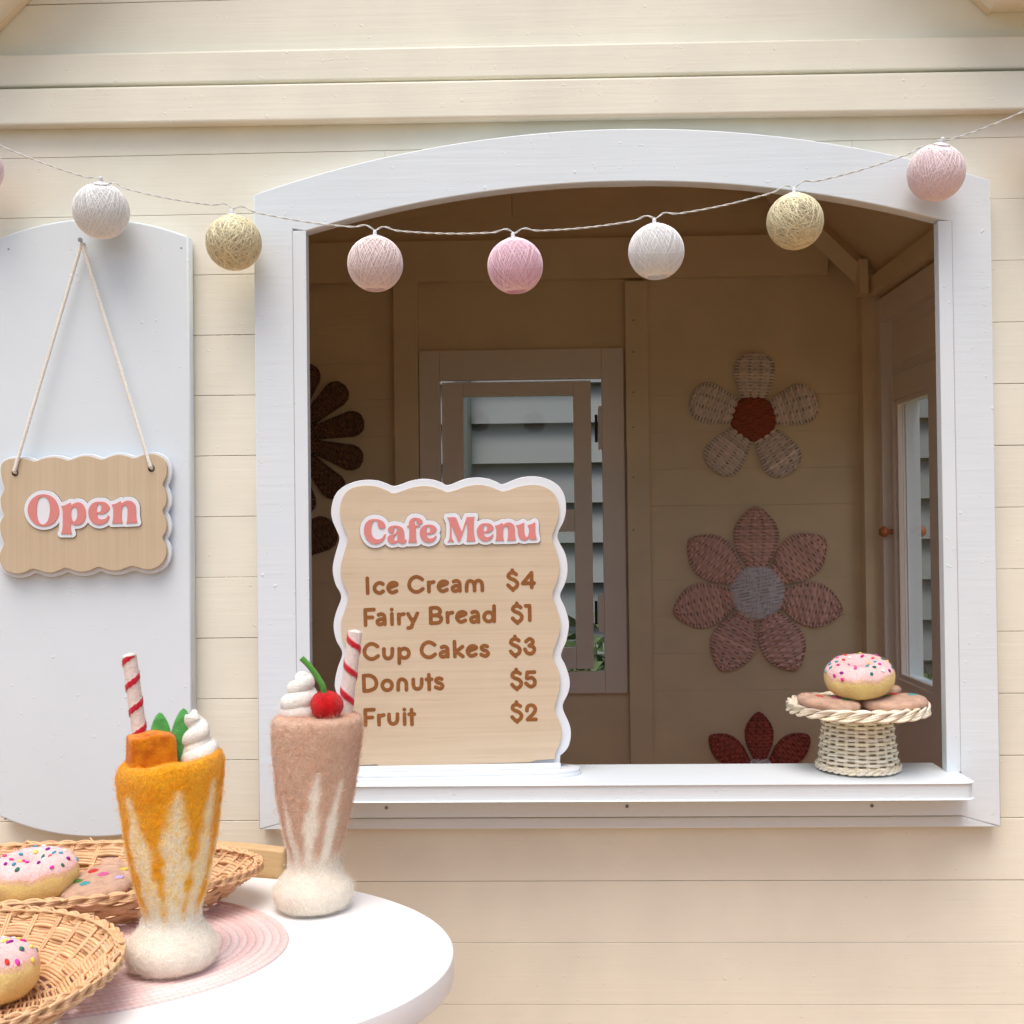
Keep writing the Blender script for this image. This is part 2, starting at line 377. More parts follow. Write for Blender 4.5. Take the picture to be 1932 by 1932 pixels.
# casing outline measured on its face (y=-.022)
YC = -.022
cTL = aty(479, 362, YC); cTR = aty(1868, 345, YC); cBL = aty(488, 1565, YC); cBR = aty(1889, 1560, YC); cTOP = aty(1168, 243, YC)
iTL = aty(577, 434, YC); iTR = aty(1770, 415, YC); iTOP = aty(1172, 342, YC)
CX0, CX1 = (cTL[0]+cBL[0])/2, (cTR[0]+cBR[0])/2
IX0, IX1 = iTL[0], iTR[0]; ZE = (cTL[2]+cTR[2])/2; ZI = (iTL[2]+iTR[2])/2; ZO, ZIN = cTOP[2], iTOP[2]; ZB = (cBL[2]+cBR[2])/2
SILLZ = .7185
for z1, z0 in zip(ZG[:-1], ZG[1:]):
    xa, xb = XW0-.03, XW1+.03
    if z0 > ZIN-.002: plank(xa, xb, z0, z1)
    elif z1 < .70: plank(xa, xb, z0, z1)
    else:
        c0, c1 = OX0, OX1
        if z1 > ZIN+.006:
            w = [x for x in np.linspace(IX0, IX1, 200) if arch(ZIN, ZI, IX0, IX1, x) > z0]
            c0, c1 = min(w)-.030, max(w)+.030
            plank(c0+.0001, c1-.0001, ZIN+.004, z1)
        plank(xa, c0, z0, z1); plank(c1, xb, z0, z1)
        if z0 < .69: plank(c0+.001, c1-.001, z0, .694)
# a thin backing closes the joints from behind
put('lining', join([box(XW0-.02, XW1+.02, .0166, .018, z-.004, z+.004, 0) for z in ZG[1:] if z > ZIN+.01 or z < .68] +
                   [box(a, b, .0166, .018, z-.004, z+.004, 0) for z in ZG[1:] if .69 < z < ZIN for a, b in ((XW0-.02, OX0-.004), (OX1+.004, XW1+.02))]), CREAM, frontw)
for k_, z in enumerate(ZG[1:]):
    if .62 < z < 1.31:
        x_ = -.408+rnd.uniform(.003, .010)
        while x_ < -.345:
            w_ = rnd.uniform(.006, .022)
            if rnd.random() < (.9 if k_ == 3 or k_ > 9 else .45): put('open_joint', box(x_, min(x_+w_, -.343), .0009, .004, z-.0005, z+.0005, 0), HOLE, frontw)
            x_ += w_+rnd.uniform(.001, .006)
# gable boards above the band, clipped by the roof slope
def rx(z): return RZ-z
gz = [1.5115, 1.622, 1.72, 1.83, 1.94, 2.05]
for z0, z1 in zip(gz[:-1], gz[1:]):
    w0 = rx(max(z0, EAVE))+.0; w1 = rx(max(z1, EAVE))
    if z0 < EAVE: lp = [(XW0-.03, z0+.0004), (XW1+.03, z0+.0004), (XW1+.03, EAVE), (RX+w0, EAVE), (RX+w1, z1-.0004), (RX-w1, z1-.0004), (RX-w0, EAVE), (XW0-.03, EAVE)]
    else: lp = [(RX-w0, z0+.0004), (RX+w0, z0+.0004), (RX+w1, z1-.0004), (RX-w1, z1-.0004)]
    put('plank', plate([lp], 0, .016, .0006), CREAM, frontw)
# two proud horizontal trim bands (they run out of level a little, as in the picture)
def band(pl, pr, ql, qr, y0, name='trim_board'):
    a, b, c, d = aty(*pl, y0), aty(*pr, y0), aty(*ql, y0), aty(*qr, y0)
    def ext(p, q, x): return p[2]+(q[2]-p[2])*(x-p[0])/(q[0]-p[0])
    xa, xb = XW0-.03, XW1+.03
    lp = [(xa, ext(c, d, xa)), (xb, ext(c, d, xb)), (xb, ext(a, b, xb)), (xa, ext(a, b, xa))]
    put(name, plate([lp], y0, -y0-.0008, .0028), CREAM, frontw)
band((0, 103), (1932, 66), (0, 163), (1932, 128), -.012)
band((0, 167), (1932, 132), (0, 236), (1932, 206), -.019)
# roof: two slabs with a 20 cm overhang in front, ending at level boxed eaves
roof = put('roof', mk([(RX, -.09, RZ), (RX+RZ-EAVE, -.09, EAVE), (RX+RZ-EAVE+.2, -.09, EAVE), (RX, -.09, RZ+.08), (RX-RZ+EAVE, -.09, EAVE), (RX-RZ+EAVE-.2, -.09, EAVE),
                       (RX, YB+.15, RZ), (RX+RZ-EAVE, YB+.15, EAVE), (RX+RZ-EAVE+.2, YB+.15, EAVE), (RX, YB+.15, RZ+.08), (RX-RZ+EAVE, YB+.15, EAVE), (RX-RZ+EAVE-.2, YB+.15, EAVE)],
                      [(0, 1, 2, 3), (0, 3, 5, 4), (6, 9, 8, 7), (6, 10, 11, 9), (0, 6, 7, 1), (0, 4, 10, 6), (1, 7, 8, 2), (4, 5, 11, 10), (2, 8, 9, 3), (3, 9, 11, 5)]), CREAM, house)
CE = XW1+.04-RX; CW = RX-(XW0-.04)
put('ceiling', mk([(RX, .0175, RZ-.004), (RX+CE, .0175, RZ-.004-CE), (RX+CE, YB+.14, RZ-.004-CE), (RX, YB+.14, RZ-.004), (RX-CW, .0175, RZ-.004-CW), (RX-CW, YB+.14, RZ-.004-CW),
                   (RX+CE+.03, .0175, RZ+.02-CE), (RX+CE+.03, YB+.14, RZ+.02-CE), (RX-CW-.03, .0175, RZ+.02-CW), (RX-CW-.03, YB+.14, RZ+.02-CW), (RX, .0175, RZ+.05), (RX, YB+.14, RZ+.05)],
                  [(0, 3, 2, 1), (0, 4, 5, 3), (1, 2, 7, 6), (4, 8, 9, 5), (10, 6, 7, 11), (10, 11, 9, 8), (0, 1, 6, 10), (0, 10, 8, 4), (3, 11, 7, 2), (3, 5, 9, 11)]), CREAM_IN, roof)
for sg in (-1, 1): put('added_rake_contrast_bead', mk(*tube([(RX+sg*(RZ-EAVE+.002), -.0035, EAVE-.001), (RX+sg*.02, -.0035, RZ-.019)], .0045, 8), True), CREAM, roof)  # thin bead added to draw a contrast line between wall and roof underside

# side and back walls, floor
def wallplanks(parent, mk_):
    z = .6828-.0708*8
    while z < 1.56: mk_(z, min(z+.0708, 1.60)); z += .0708
rightw = put('side_wall', join([box(XW1+.018, XW1+.026, .04, .46, .06, 1.50, 0), box(XW1+.018, XW1+.026, .86, .92, .06, 1.50, 0), box(XW1+.018, XW1+.026, .46, .86, 1.39, 1.50, 0)]), CREAM_IN, house)
leftw = put('side_wall', box(XW0-.026, XW0-.018, .03, .93, .06, 1.50, 0), CREAM_IN, house)
# openings: back window and side door (measured on their own planes)
YT = YB-.014
bw = [aty(790, 662, YT), aty(1184, 1308, YT)]; bo = [aty(829, 717, YT), aty(1142, 1268, YT)]
BX0, BX1, BZ1, BZ0 = bw[0][0], bw[1][0], bw[0][2], bw[1][2]; HX0, HX1, HZ1, HZ0 = bo[0][0], bo[1][0], bo[0][2], bo[1][2]
backw = put('back_wall', join([box(XW0, HX0-.01, YB+.017, YB+.024, .06, 1.56, 0), box(HX1+.01, XW1, YB+.017, YB+.024, .06, 1.56, 0), box(HX0-.01, HX1+.01, YB+.017, YB+.024, HZ1+.01, 1.56, 0), box(HX0-.01, HX1+.01, YB+.017, YB+.024, .06, HZ0-.01, 0)]), CREAM_IN, house)
def bplank(z0, z1):
    if z0 > HZ1 or z1 < HZ0: plank(XW0, XW1, z0, z1, YB, backw)
    else:
        plank(XW0, HX0-.008, z0, z1, YB, backw); plank(HX1+.008, XW1, z0, z1, YB, backw)
        if z1 > HZ1+.012: plank(HX0-.007, HX1+.007, HZ1+.008, z1, YB, backw)
        if z0 < HZ0-.012: plank(HX0-.007, HX1+.007, z0, HZ0-.008, YB, backw)
wallplanks(backw, bplank)
DY0, DY1 = .49, .845         # door opening along the side wall
def splank(x):
    def f(z0, z1):
        m_ = []
        segs = [(.035, .895)] if x < 0 or z0 > 1.375 else [(.035, DY0-.004), (DY1+.004, .895)]
        for a, b in segs:
            put('plank', box(min(x, x+math.copysign(.016, x)), max(x, x+math.copysign(.016, x)), a, b, z0+.0004, min(z1, 1.47)-.0004, .0008), CREAM_IN, rightw if x > 0 else leftw)
    return f
for x in (XW0, XW1):
    z = .6828-.0708*8
    while z < 1.46: splank(x)(z, z+.0708); z += .0708
FLOOR = ply('floor_boards', 'x', (.46, .27, .13), (.36, .20, .09), (.7, .55, .42))
fl = put('floor', box(XW0, XW1, .02, YB, .05, .0995, 0), FLOOR, house)
for k in range(9): put('floor_board', box(XW0+.001, XW1-.001, .04+.095*k, .04+.095*k+.0935, .1, .112, .001), FLOOR, fl)
# back gable panels above the plate, and the plate itself
tp = aty(1562, 440, YB-.022); bp = aty(1562, 517, YB-.022)
put('top_plate', box(XW0+.001, tp[0], YB-.022, YB-.001, bp[2], tp[2], .0015), CREAM_IN, backw)
xs = aty(966, 400, YB)[0]
put('seam_backing', box(xs-.02, xs+.02, YB+.0125, YB+.02, 1.57, 2.0, 0), CREAM_IN, backw)
for x0, x1 in ((XW0, xs-.0006), (xs+.0006, XW1)):
    pts = [(x0, 1.60)]+[(x1, 1.60)]
    def rz(x): return RZ-abs(x-RX)-.002
    ptsu = [(x, max(rz(x), 1.601)) for x in np.linspace(x1, x0, 12)]
    put('gable_panel', plate([pts+ptsu], YB, .012, .0006), CREAM_IN, backw)
for px0, px1, pt_, pb in ((745, 790, 530, 1500), (1183, 1226, 530, 1500)):
    a, b = aty(px0, 900, YB-.024), aty(px1, 900, YB-.024); zt = aty(px0, pt_, YB-.024)[2]
    zlo = .1 if px0 > 1000 else .1
    st = put('stud', box(a[0], b[0], YB-.024, YB-.001, zlo, zt, .0015), CREAM_IN, backw)
    if px0 > 1000:
        for py in (604, 664, 740, 806, 900, 1000): q = aty(px0+12, py, YB-.0245); put('nail_head', mk(*tube([(q[0], YB-.0246, q[2]), (q[0], YB-.0235, q[2])], .0014, 8)), DARKM, st)
a, b = aty(1629, 900, YB-.03), aty(1650, 900, YB-.03)
put('corner_post', box(a[0], XW1-.001, YB-.035, YB-.001, .1, 1.46, .0015), CREAM_IN, backw)
# diagonal rafters along the back gable and a batten on the ceiling
for sx, x0 in ((1, XW1-.02), (-1, XW0+.02)):
    L = (x0-RX)*sx; s = [(RX+sx*(L), YB-.04, RZ-L-.028), (RX+sx*.02, YB-.04, RZ-.05)]
    V, F = tube(s, .024, 4, upv=(0, 1, 0)); V = np.array(V); put('rafter', mk(V, F), CREAM_IN, roof)
put('wall_plate', box(XW1-.03, XW1-.001, .04, .85, 1.425, 1.458, .002), CREAM_IN, rightw)
put('knee_block', box(XW1-.052, XW1-.036, YB-.075, YB-.04, 1.425, 1.49, .001), CREAM_IN, rightw)

# ---- back window: casing, ajar sash with two lights, hinges
bwin = put('back_window', join([box(BX0, HX0, YT, YB+.01, BZ0, BZ1, .0012), box(HX1, BX1, YT, YB+.01, BZ0, BZ1, .0012), box(HX0+.0003, HX1-.0003, YT+.0004, YB+.01, HZ1, BZ1-.0003, .0012), box(HX0+.0003, HX1-.0003, YT+.0004, YB+.01, BZ0+.0003, HZ0, .0012)]), WHITE_IN, house)
YS = YB+.006
def P(px, py, y=YS): q = aty(px, py, y); return q[0], q[2]
sx0, sz1 = P(833, 722); sx1, sz0 = P(1121, 1262); sx1b = P(1126, 1262)[0]
gx0, gz1 = P(874, 748); gx1, gz2 = P(1084, 961); _, gz3 = P(1084, 1003); gx1b, gz0 = P(1087, 1222)
sash = put('sash', join([box(sx0, gx0, YS, YS+.02, sz0, sz1, .0012), box(gx1, sx1, YS, YS+.02, sz0, sz1, .0012), box(gx0+.0002, gx1-.0002, YS+.0004, YS+.0196, gz1, sz1-.0002, .001),
                         box(gx0+.0002, gx1-.0002, YS+.0004, YS+.0196, gz3, gz2, .001), box(gx0+.0002, gx1-.0002, YS+.0004, YS+.0196, sz0+.0002, gz0, .001)]), WHITE_IN, bwin)
for z0, z1 in ((gz2-.003, gz1+.003), (gz0-.003, gz3+.003)): put('pane', box(gx0-.003, gx1+.003, YS+.009, YS+.012, z0, z1, 0), GLASS, bwin)
for py0, py1 in ((768, 848), (1120, 1192)):
    a = P(1124, py0); b = P(1136, py1)
    put('hinge_block', plate([catmull([(b[0]-.004, a[1], 1), (b[0]+.01, a[1], 1), (b[0]+.01, b[1], 1), (b[0]-.004, b[1], 1), (b[0]-.007, b[1]+.006), (b[0]-.007, a[1]-.006)], 4)], YT+.004, .02, .001), WHITE_IN, bwin)
    h0, h1 = P(1122, py0+14), P(1127, py1-14)
    put('hinge', box(h0[0], h1[0]+.001, YS+.001, YS+.008, h1[1], h0[1], .0006), DARKM, bwin)

# ---- side door with a glass light, in a white casing
XD = XW1
def D(px, py, x=XD): q = atx(px, py, x); return q[1], q[2]
zt_out = D(1660, 571)[1]; zt_in = D(1665, 612)[1]; zdoor = D(1679, 712)[1]
gy1, gzb = D(1690, 1279); gy0, _ = D(1757, 1309); gzt = D(1681, 756)[1]
def xbox(y0, y1, z0, z1, x0, x1, b=.0012): return box(x0, x1, y0, y1, z0, z1, b)
TX = XD-.012
door_case = put('door_casing', join([xbox(.84, .885, .1, zt_out, TX, XD+.016), xbox(.46, .505, .1, zt_out, TX, XD+.016), xbox(.5052, .8398, zt_in, zt_out-.0004, TX+.0004, XD+.016)]), WHITE_IN, rightw)
put('transom_panel', join([xbox(.505, .84, zdoor+.004, zt_in, XD+.010, XD+.022), xbox(.56, .80, zdoor+.02, zt_in-.025, XD+.006, XD+.0098)]), WHITE_IN, rightw)
DX0, DX1 = XD+.002, XD+.024
door = put('door', join([xbox(gy1, .836, .12, zdoor, DX0, DX1), xbox(.507, gy0, .12, zdoor, DX0, DX1), xbox(gy0+.0002, gy1-.0002, gzt, zdoor-.0003, DX0+.0004, DX1-.0004), xbox(gy0+.0002, gy1-.0002, .1203, gzb, DX0+.0004, DX1-.0004)]), WHITE_IN, house)
put('glazing_bead', join([xbox(gy1-.011, gy1-.0002, gzb+.001, gzt-.001, DX0+.005, DX0+.014), xbox(gy0+.0002, gy0+.011, gzb+.001, gzt-.001, DX0+.005, DX0+.014), xbox(gy0+.0112, gy1-.0112, gzb+.0002, gzb+.009, DX0+.005, DX0+.014), xbox(gy0+.0112, gy1-.0112, gzt-.009, gzt-.0002, DX0+.005, DX0+.014)]), WHITE_IN, door)
put('pane', xbox(gy0, gy1, gzb, gzt, DX0+.015, DX0+.018, 0), GLASS, door)
put('outer_bead', join([xbox(gy1-.003, gy1+.012, gzb-.01, gzt+.01, DX1+.0004, DX1+.026), xbox(gy0-.012, gy1-.0032, gzb-.01, gzb+.002, DX1+.0004, DX1+.026), xbox(gy0-.012, gy1-.0032, gzt-.002, gzt+.01, DX1+.0004, DX1+.026)]), WHITE_V, door)
kp = D(1663, 1003, XD-.01)
for s, x0 in ((-1, DX0), (1, DX1)):
    pr = [(.0, .018), (.006, .0178), (.0105, .013), (.0095, .009), (.004, .006), (.0042, .0), (.0, .0)]
    V, F, C = lathe(pr, 20, 4); V = np.array(V); W = np.c_[x0+(.014 if s > 0 else 0)+s*V[:, 2]*1.35, kp[0]-.03+V[:, 0], kp[1]+V[:, 1]]
    put('door_knob', mk(W, F, True), KNOBW, door)

# ---- serving window: arched casing, inner strips, jamb lining, sill, apron
outer = [(CX0, ZB)] + [(CX0, ZE)] + [(x, arch(ZO, ZE, CX0, CX1, x)) for x in np.linspace(CX0, CX1, 61)[1:-1]] + [(CX1, ZE), (CX1, ZB)]
BRZ = aty(1000, 1543, YC)[2]      # top of what shows of the bottom rail
SX = .0150                        # width of the stepped inner strip
inner = [(IX1+SX, BRZ), (IX1+SX, ZI-.003)] + [(IX1, ZI)] + [(x, arch(ZIN, ZI, IX0, IX1, x)) for x in np.linspace(IX1, IX0, 61)[1:-1]] + [(IX0, ZI), (IX0-SX, ZI-.003+.006), (IX0-SX, BRZ)]
serve = thing('serving_window', (0, 0, 0)); serve.parent = house; WM[serve.name] = Matrix.Identity(4); serve.matrix_parent_inverse = Matrix.Identity(4); serve.location = (-RX, 0, 0)
WM[serve.name] = Matrix.Identity(4)
put('casing', plate([outer+inner[:1]+inner[1:]], YC, .0215, .0012), WHITE, serve)
put('bottom_rail', plate([[(CX0+.0006, ZB), (CX1-.0006, ZB), (IX1+SX+.0001, BRZ), (IX0-SX-.0001, BRZ)]], YC+.0003, .021, .0012), WHITE, serve)
for sgn, x in ((-1, IX0), (1, IX1)):
    xa, xb = (x-SX-.0002, x) if sgn < 0 else (x, x+SX+.0002)
    zt = ZI+(.0008 if sgn < 0 else -.0022)
    put('jamb_strip', box(xa, xb, YC+.0003, -.006, SILLZ-.0, zt, .0007), WHITE_V, serve)
SY = atz(1838, 1478, SILLZ)[1]; SXR = aty(1841, 1490, SY)[0]; SXL = IX0-.0105
sill_out = catmull([(SXL, SY+.004), (SXL+.004, SY), (SXL+.05, SY, 1), (SXR-.05, SY, 1), (SXR-.012, SY+.0008), (SXR-.003, SY+.006), (SXR, SY+.014), (SXR, YC-.0005, 1), (IX1-.0006, YC-.0005, 1), (IX1-.0006, .030, 1), (IX0+.0006, .030, 1), (IX0+.0006, YC-.0005, 1), (SXL, YC-.0005, 1)], 5)
me = plate([[(a, b) for a, b in sill_out]], 0, .0175, .0018); me.transform(Matrix(((1, 0, 0, 0), (0, 0, 1, 0), (0, -1, 0, SILLZ), (0, 0, 0, 1))))
put('sill', me, WHITE, serve)
az1, az0 = SILLZ-.0178, aty(1000, 1542, YC-.016)[2]
AX1 = aty(1827, 1530, YC-.016)[0]
apron = put('apron', box(SXL+.004, AX1, YC-.0165, YC-.0004, az0, az1, .0012), WHITE, serve)
for px, py in ((729, 1524), (1183, 1521), (1645, 1520)):
    q = aty(px, py, YC-.0166)
    put('screw', mk(*tube([(q[0], YC-.0172, q[2]), (q[0], YC-.016, q[2])], .0021, 14)), METAL, apron)
    put('screw_recess', mk(*tube([(q[0], YC-.0176, q[2]), (q[0], YC-.017, q[2])], .0008, 8)), DARKM, apron)

# ---- open shutter board
YSF = -.022
sr = aty(355, 446, YSF); sap = aty(178, 412, YSF); sbt = aty(185, 1580, YSF)
SHX1 = sr[0]; SHXC = -.5225; SHX0 = 2*SHXC-SHX1
shp = [(x, arch(sap[2], sr[2], SHX0, SHX1, x)) for x in np.linspace(SHX0, SHX1, 40)] + [(x, 2*sbt[2]-arch(sbt[2], sbt[2]-.0245, SHX0, SHX1, x)) for x in np.linspace(SHX1, SHX0, 40)]
shutter = put('shutter', plate([shp], YSF, .0185, .0022), SHUT, house)
for px, py in ((16, 470), (342, 468), (10, 1545)):
    q = aty(px, py, YSF); put('nail_head', mk(*tube([(q[0], YSF-.0003, q[2]), (q[0], YSF+.002, q[2])], .0011, 8)), METAL, shutter)
nq = aty(155, 455, YSF-.008)
put('nail', join([mk(*tube([(nq[0], YSF+.001, nq[2]-.002), (nq[0], YSF-.013, nq[2])], .0009, 8)), mk(*tube([(nq[0], YSF-.013, nq[2]), (nq[0], YSF-.0142, nq[2])], .0027, 14))]), METAL, shutter)

# ---- neighbouring house seen through the glass
CLAD = plain('grey_weatherboard_paint', (.17, .185, .185), .6, var=.04, scale=4)
nb = thing('neighbour_house', (0, 3.62, 0), label='pale grey weatherboard house seen through the playhouse windows', cat='house')
nw = put('wall', box(-3.5, 5, 3.66, 3.74, .3, 3.4, 0), CLAD, nb)
for k in range(18):
    z0 = .42+.17*k
    V = [(-3.5, 3.600, z0), (5, 3.600, z0), (5, 3.655, z0+.18), (-3.5, 3.655, z0+.18), (-3.5, 3.645, z0-.001), (5, 3.645, z0-.001), (5, 3.659, z0+.18), (-3.5, 3.659, z0+.18)]
    put('weatherboard', mk(V, [(0, 1, 2, 3), (0, 4, 5, 1), (4, 7, 6, 5), (1, 5, 6, 2), (0, 3, 7, 4), (3, 2, 6, 7)]), CLAD, nw)
put('base_board', box(-3.5, 5, 3.64, 3.66, .02, .40, 0), plain('grey_base_board', (.18, .19, .18), .8), nb)
cp = aty(883, 850, 3.55)
put('dark_gap_strip', mk(*tube([(cp[0]-.02, 3.57, .05), (cp[0]-.02, 3.57, 3.3)], .035, 14)), plain('dark_gap_tone', (.09, .11, .10), .5), nb)  # dark tube added where only a dark leafy gap stands by the house
put('eave', box(-3.7, 5.2, 3.1, 3.8, 3.42, 3.5, 0), CLAD, nb)
def leaves(cx, cy, cz, sx, sy, sz, n, s, seed):
    r = np.random.default_rng(seed); c = r.normal(size=(n, 3))*.42; k = np.linalg.norm(c, axis=1)[:, None]; c = c/np.maximum(1, k)
    c = c*[sx, sy, sz]+[cx, cy, cz]; c[:, 2] = np.maximum(c[:, 2], .01)
    d = r.normal(size=(n, 3)); d /= np.linalg.norm(d, axis=1)[:, None]; e = np.cross(d, r.normal(size=(n, 3))); e /= np.linalg.norm(e, axis=1)[:, None]
    L = s*(.6+.8*r.random((n, 1)))
    V = np.stack([c-d*L, c+e*L*.38, c+d*L, c-e*L*.38], 1).reshape(-1, 3)
    return mk(V, (np.arange(n)[:, None]*4+np.arange(4)).tolist())
for i, (px, w, h, lab) in enumerate(((1135, .35, .62, 'low leafy bush seen below the back window hinge'), (930, .5, .55, 'leafy bush behind the menu board by the back window'), (1720, .40, .45, 'small dark bush seen low through the side door glass'), (1500, .4, .5, 'low bush hidden between the two windows behind the house'))):
    x = aty(px, 1100, 3.1)[0]
    b = thing('shrub', (x, 3.1, 0), label=lab, cat='bush', group='shrubs along the neighbouring wall')
    put('foliage', leaves(x, 3.1, h*.45, w, .3, h*.62, 1800, .035, 40+i), LEAF, b, kind='stuff')
    put('stem', mk(*tube([(x, 3.1, 0), (x+.02, 3.1, h*.6)], [.012, .005], 6)), plain('bark%d' % i, (.12, .08, .05)), b)
gv = leaves(.4, 2.0, .0, 3.2, 1.1, .05, 5000, .03, 9)
tag(put('grass', gv, LEAF), kind='stuff', label='green grass growing between the houses', cat='grass')

# ================================================================== LETTERING (traced outlines, built flat on their boards)
OPEN_L = {
 'O': [[(360,130),(470,155),(555,235),(600,360),(590,460),(530,560),(440,612),(340,622),(240,590),(160,510),(120,400),(130,300),(180,210),(260,150)], [(350,168),(400,180),(440,240),(460,330),(455,430),(430,530),(380,588),(340,590),(295,560),(265,480),(255,380),(262,290),(290,200)]],
 'p': [[(632,312,1),(700,295),(750,270),(782,258,1),(795,300,1),(830,270),(900,253),(965,285),(1005,360),(1015,440),(995,530),(940,590),(870,608),(815,595),(783,565,1),(780,630),(785,690),(800,740,1),(632,742,1),(650,680),(658,600),(657,480),(655,370)], [(835,325),(870,350),(882,430),(872,500),(845,540),(815,540),(795,500),(785,430),(795,360)]],
 'e': [[(1215,242),(1300,250),(1360,295),(1378,340),(1355,385),(1310,420),(1250,437),(1185,428,1),(1190,460),(1210,500),(1250,517),(1300,508),(1335,485),(1355,458),(1370,465),(1372,490),(1340,550),(1280,590),(1210,602),(1130,575),(1075,510),(1052,430),(1060,350),(1105,280),(1160,250)], [(1218,278),(1245,300),(1252,340),(1240,385),(1215,402),(1183,395),(1182,340),(1195,295)]],
 'n': [[(1408,290,1),(1470,275),(1520,250),(1552,235,1),(1568,270,1),(1610,240),(1670,227),(1730,245),(1775,300),(1785,380),(1785,450),(1792,510),(1805,568,1),(1636,578,1),(1650,520),(1655,430),(1652,350),(1635,310),(1610,300),(1585,315),(1568,360),(1563,430),(1563,500),(1582,575,1),(1415,580,1),(1430,520),(1435,440),(1432,350)]]}
CAFE_L = {
 'C': [[(410,225),(500,238),(570,280),(605,340),(600,385),(560,405),(510,402),(475,375),(465,320),(460,275),(430,258),(390,270),(360,320),(345,400),(350,480),(375,550),(420,592),(480,600),(540,580),(580,530),(598,499),(612,510),(605,560),(570,620),(510,670),(430,692),(340,675),(265,610),(220,520),(210,430),(230,330),(280,265),(340,232)]],
 'a': [[(800,345),(870,358),(925,395),(950,450),(955,520),(962,590),(980,612),(993,606),(998,630),(975,665),(920,685),(870,670),(838,640,1),(810,670),(750,688),(690,675),(650,620),(650,570),(680,530),(740,510),(790,490),(818,450),(820,410),(800,380),(778,385),(770,420),(765,465),(735,492),(690,485),(658,450),(660,400),(700,362),(750,348)], [(825,500),(828,560),(825,610),(800,632),(775,615),(770,570),(790,530)]],
 'f': [[(1155,200),(1230,212),(1285,250),(1295,290),(1270,322),(1220,322),(1185,300),(1178,260),(1165,235),(1150,250),(1145,290),(1165,342,1),(1245,345,1),(1250,370,1),(1170,378,1),(1170,460),(1172,560),(1192,660,1),(1030,665,1),(1045,580),(1050,480),(1045,380,1),(1010,375,1),(1005,355,1),(1040,345,1),(1042,290),(1070,235),(1110,208)]],
 'e': None}
def xf(lps, ox, oy, sx, sy, dx, dy): return [[((p[0]-ox)*sx+dx, (p[1]-oy)*sy+dy)+tuple(p[2:]) for p in l] for l in lps]
CAFE_L['e'] = xf(OPEN_L['e'], 1052, 242, .963, .93, 1243, 330)
MENU_L = {
 'M': [[(148,188,1),(285,182,1),(312,205,1),(405,437,1),(490,182,1),(632,178,1),(618,230),(615,350),(622,480),(645,600,1),(485,608,1),(498,540),(500,400),(490,275,1),(375,605,1),(345,612,1),(330,600,1),(220,318,1),(222,420),(228,540),(268,612,1),(155,618,1),(188,550),(195,420),(190,290)]],
 'e': xf(OPEN_L['e'], 1052, 242, .908, .889, 670, 288),
 'n': xf(OPEN_L['n'], 1408, 227, .937, .92, 988, 275),
 'u': [[(1358,325,1),(1430,310),(1490,278,1),(1505,290,1),(1505,400),(1510,470),(1530,520),(1555,528),(1580,490),(1590,400),(1562,322,1),(1640,300),(1690,270,1),(1700,290,1),(1700,420),(1710,500),(1728,575,1),(1610,580,1),(1590,545,1),(1555,580),(1490,592),(1430,560),(1395,480),(1385,380)]]}
def word(letters, px0, py0, k, tol, off, yoff, parent):
    """letters in crop px -> picture px -> board coordinates by tol(px,py)"""
    sets = {c: [catmull(l, 7) for l in lps] for c, lps in letters.items()}
    out = dilate([[s[0]] for s in sets.values()], off, 5)
    f = lambda L: [tol(px0+k*x, py0+k*y) for x, y in L]
    put('letter_outline', plate([f(dilate([[s[0]] for s in sets.values()], off+5, 5))], yoff-.0003, .0012), LINE, parent, local=True)
    put('letter_backing', plate([f(out)], yoff-.0014, .0022, .0003), ACRYL, parent, local=True)
    for c, s in sets.items(): put('letter', plate([f(l) for l in s], yoff-.0024, .0018, .0002), PINKP, parent, local=True)

# ---- menu board: stands turned a little on its own oval base on the sill
A = atz(675, 1475, SILLZ); B = atz(1045, 1468.5, SILLZ)
MYAW = math.atan2(B[1]-A[1], B[0]-A[0])
mc = (A+B)/2; MN = np.array([math.sin(MYAW), -math.cos(MYAW), 0]); MEX = np.array([math.cos(MYAW), math.sin(MYAW), 0])
MO = np.array([mc[0], mc[1], SILLZ])-MN*.024       # board plane a little behind the base's front edge
menu = thing('menu_board', tuple(MO), MYAW, label='scalloped wooden cafe menu board with white edge standing on the white sill', cat='menu board')
def mpl(px, py, off=0.):      # picture px -> (u, height) on the board plane
    o = MO+MN*off; d = ray(px, py); t = ((o-CAM) @ MN)/(d @ MN); p = CAM+d*t
    return ((p-MO) @ MEX, p[2]-SILLZ)
mw = [(97,290),(105,350),(128,405),(142,450),(122,525),(107,590),(107,640),(122,700),(152,765),(126,845),(112,900),(112,950),(127,1010),(158,1075),(133,1155),(118,1225),(122,1280),(165,1375),(138,1460),(125,1510),(130,1560),(150,1605),(178,1640,1),(178,1735,1),(1352,1720,1),(1352,1637,1),(1385,1605),(1403,1570),(1411,1520),(1403,1465),(1366,1370),(1393,1300),(1405,1250),(1400,1200),(1380,1140),(1357,1085),(1385,1010),(1400,930),(1395,880),(1378,825),(1352,760),(1376,700),(1390,650),(1392,590),(1378,525),(1337,435),(1372,350),(1384,290),(1378,220),(1350,165),(1300,128),(1240,109),(1175,106),(1110,120),(1038,148),(1000,134),(950,117),(890,112),(825,121),(740,153),(700,138),(660,125),(600,119),(530,131),(447,158),(400,144),(350,128),(285,125),(220,137),(160,165),(117,212)]
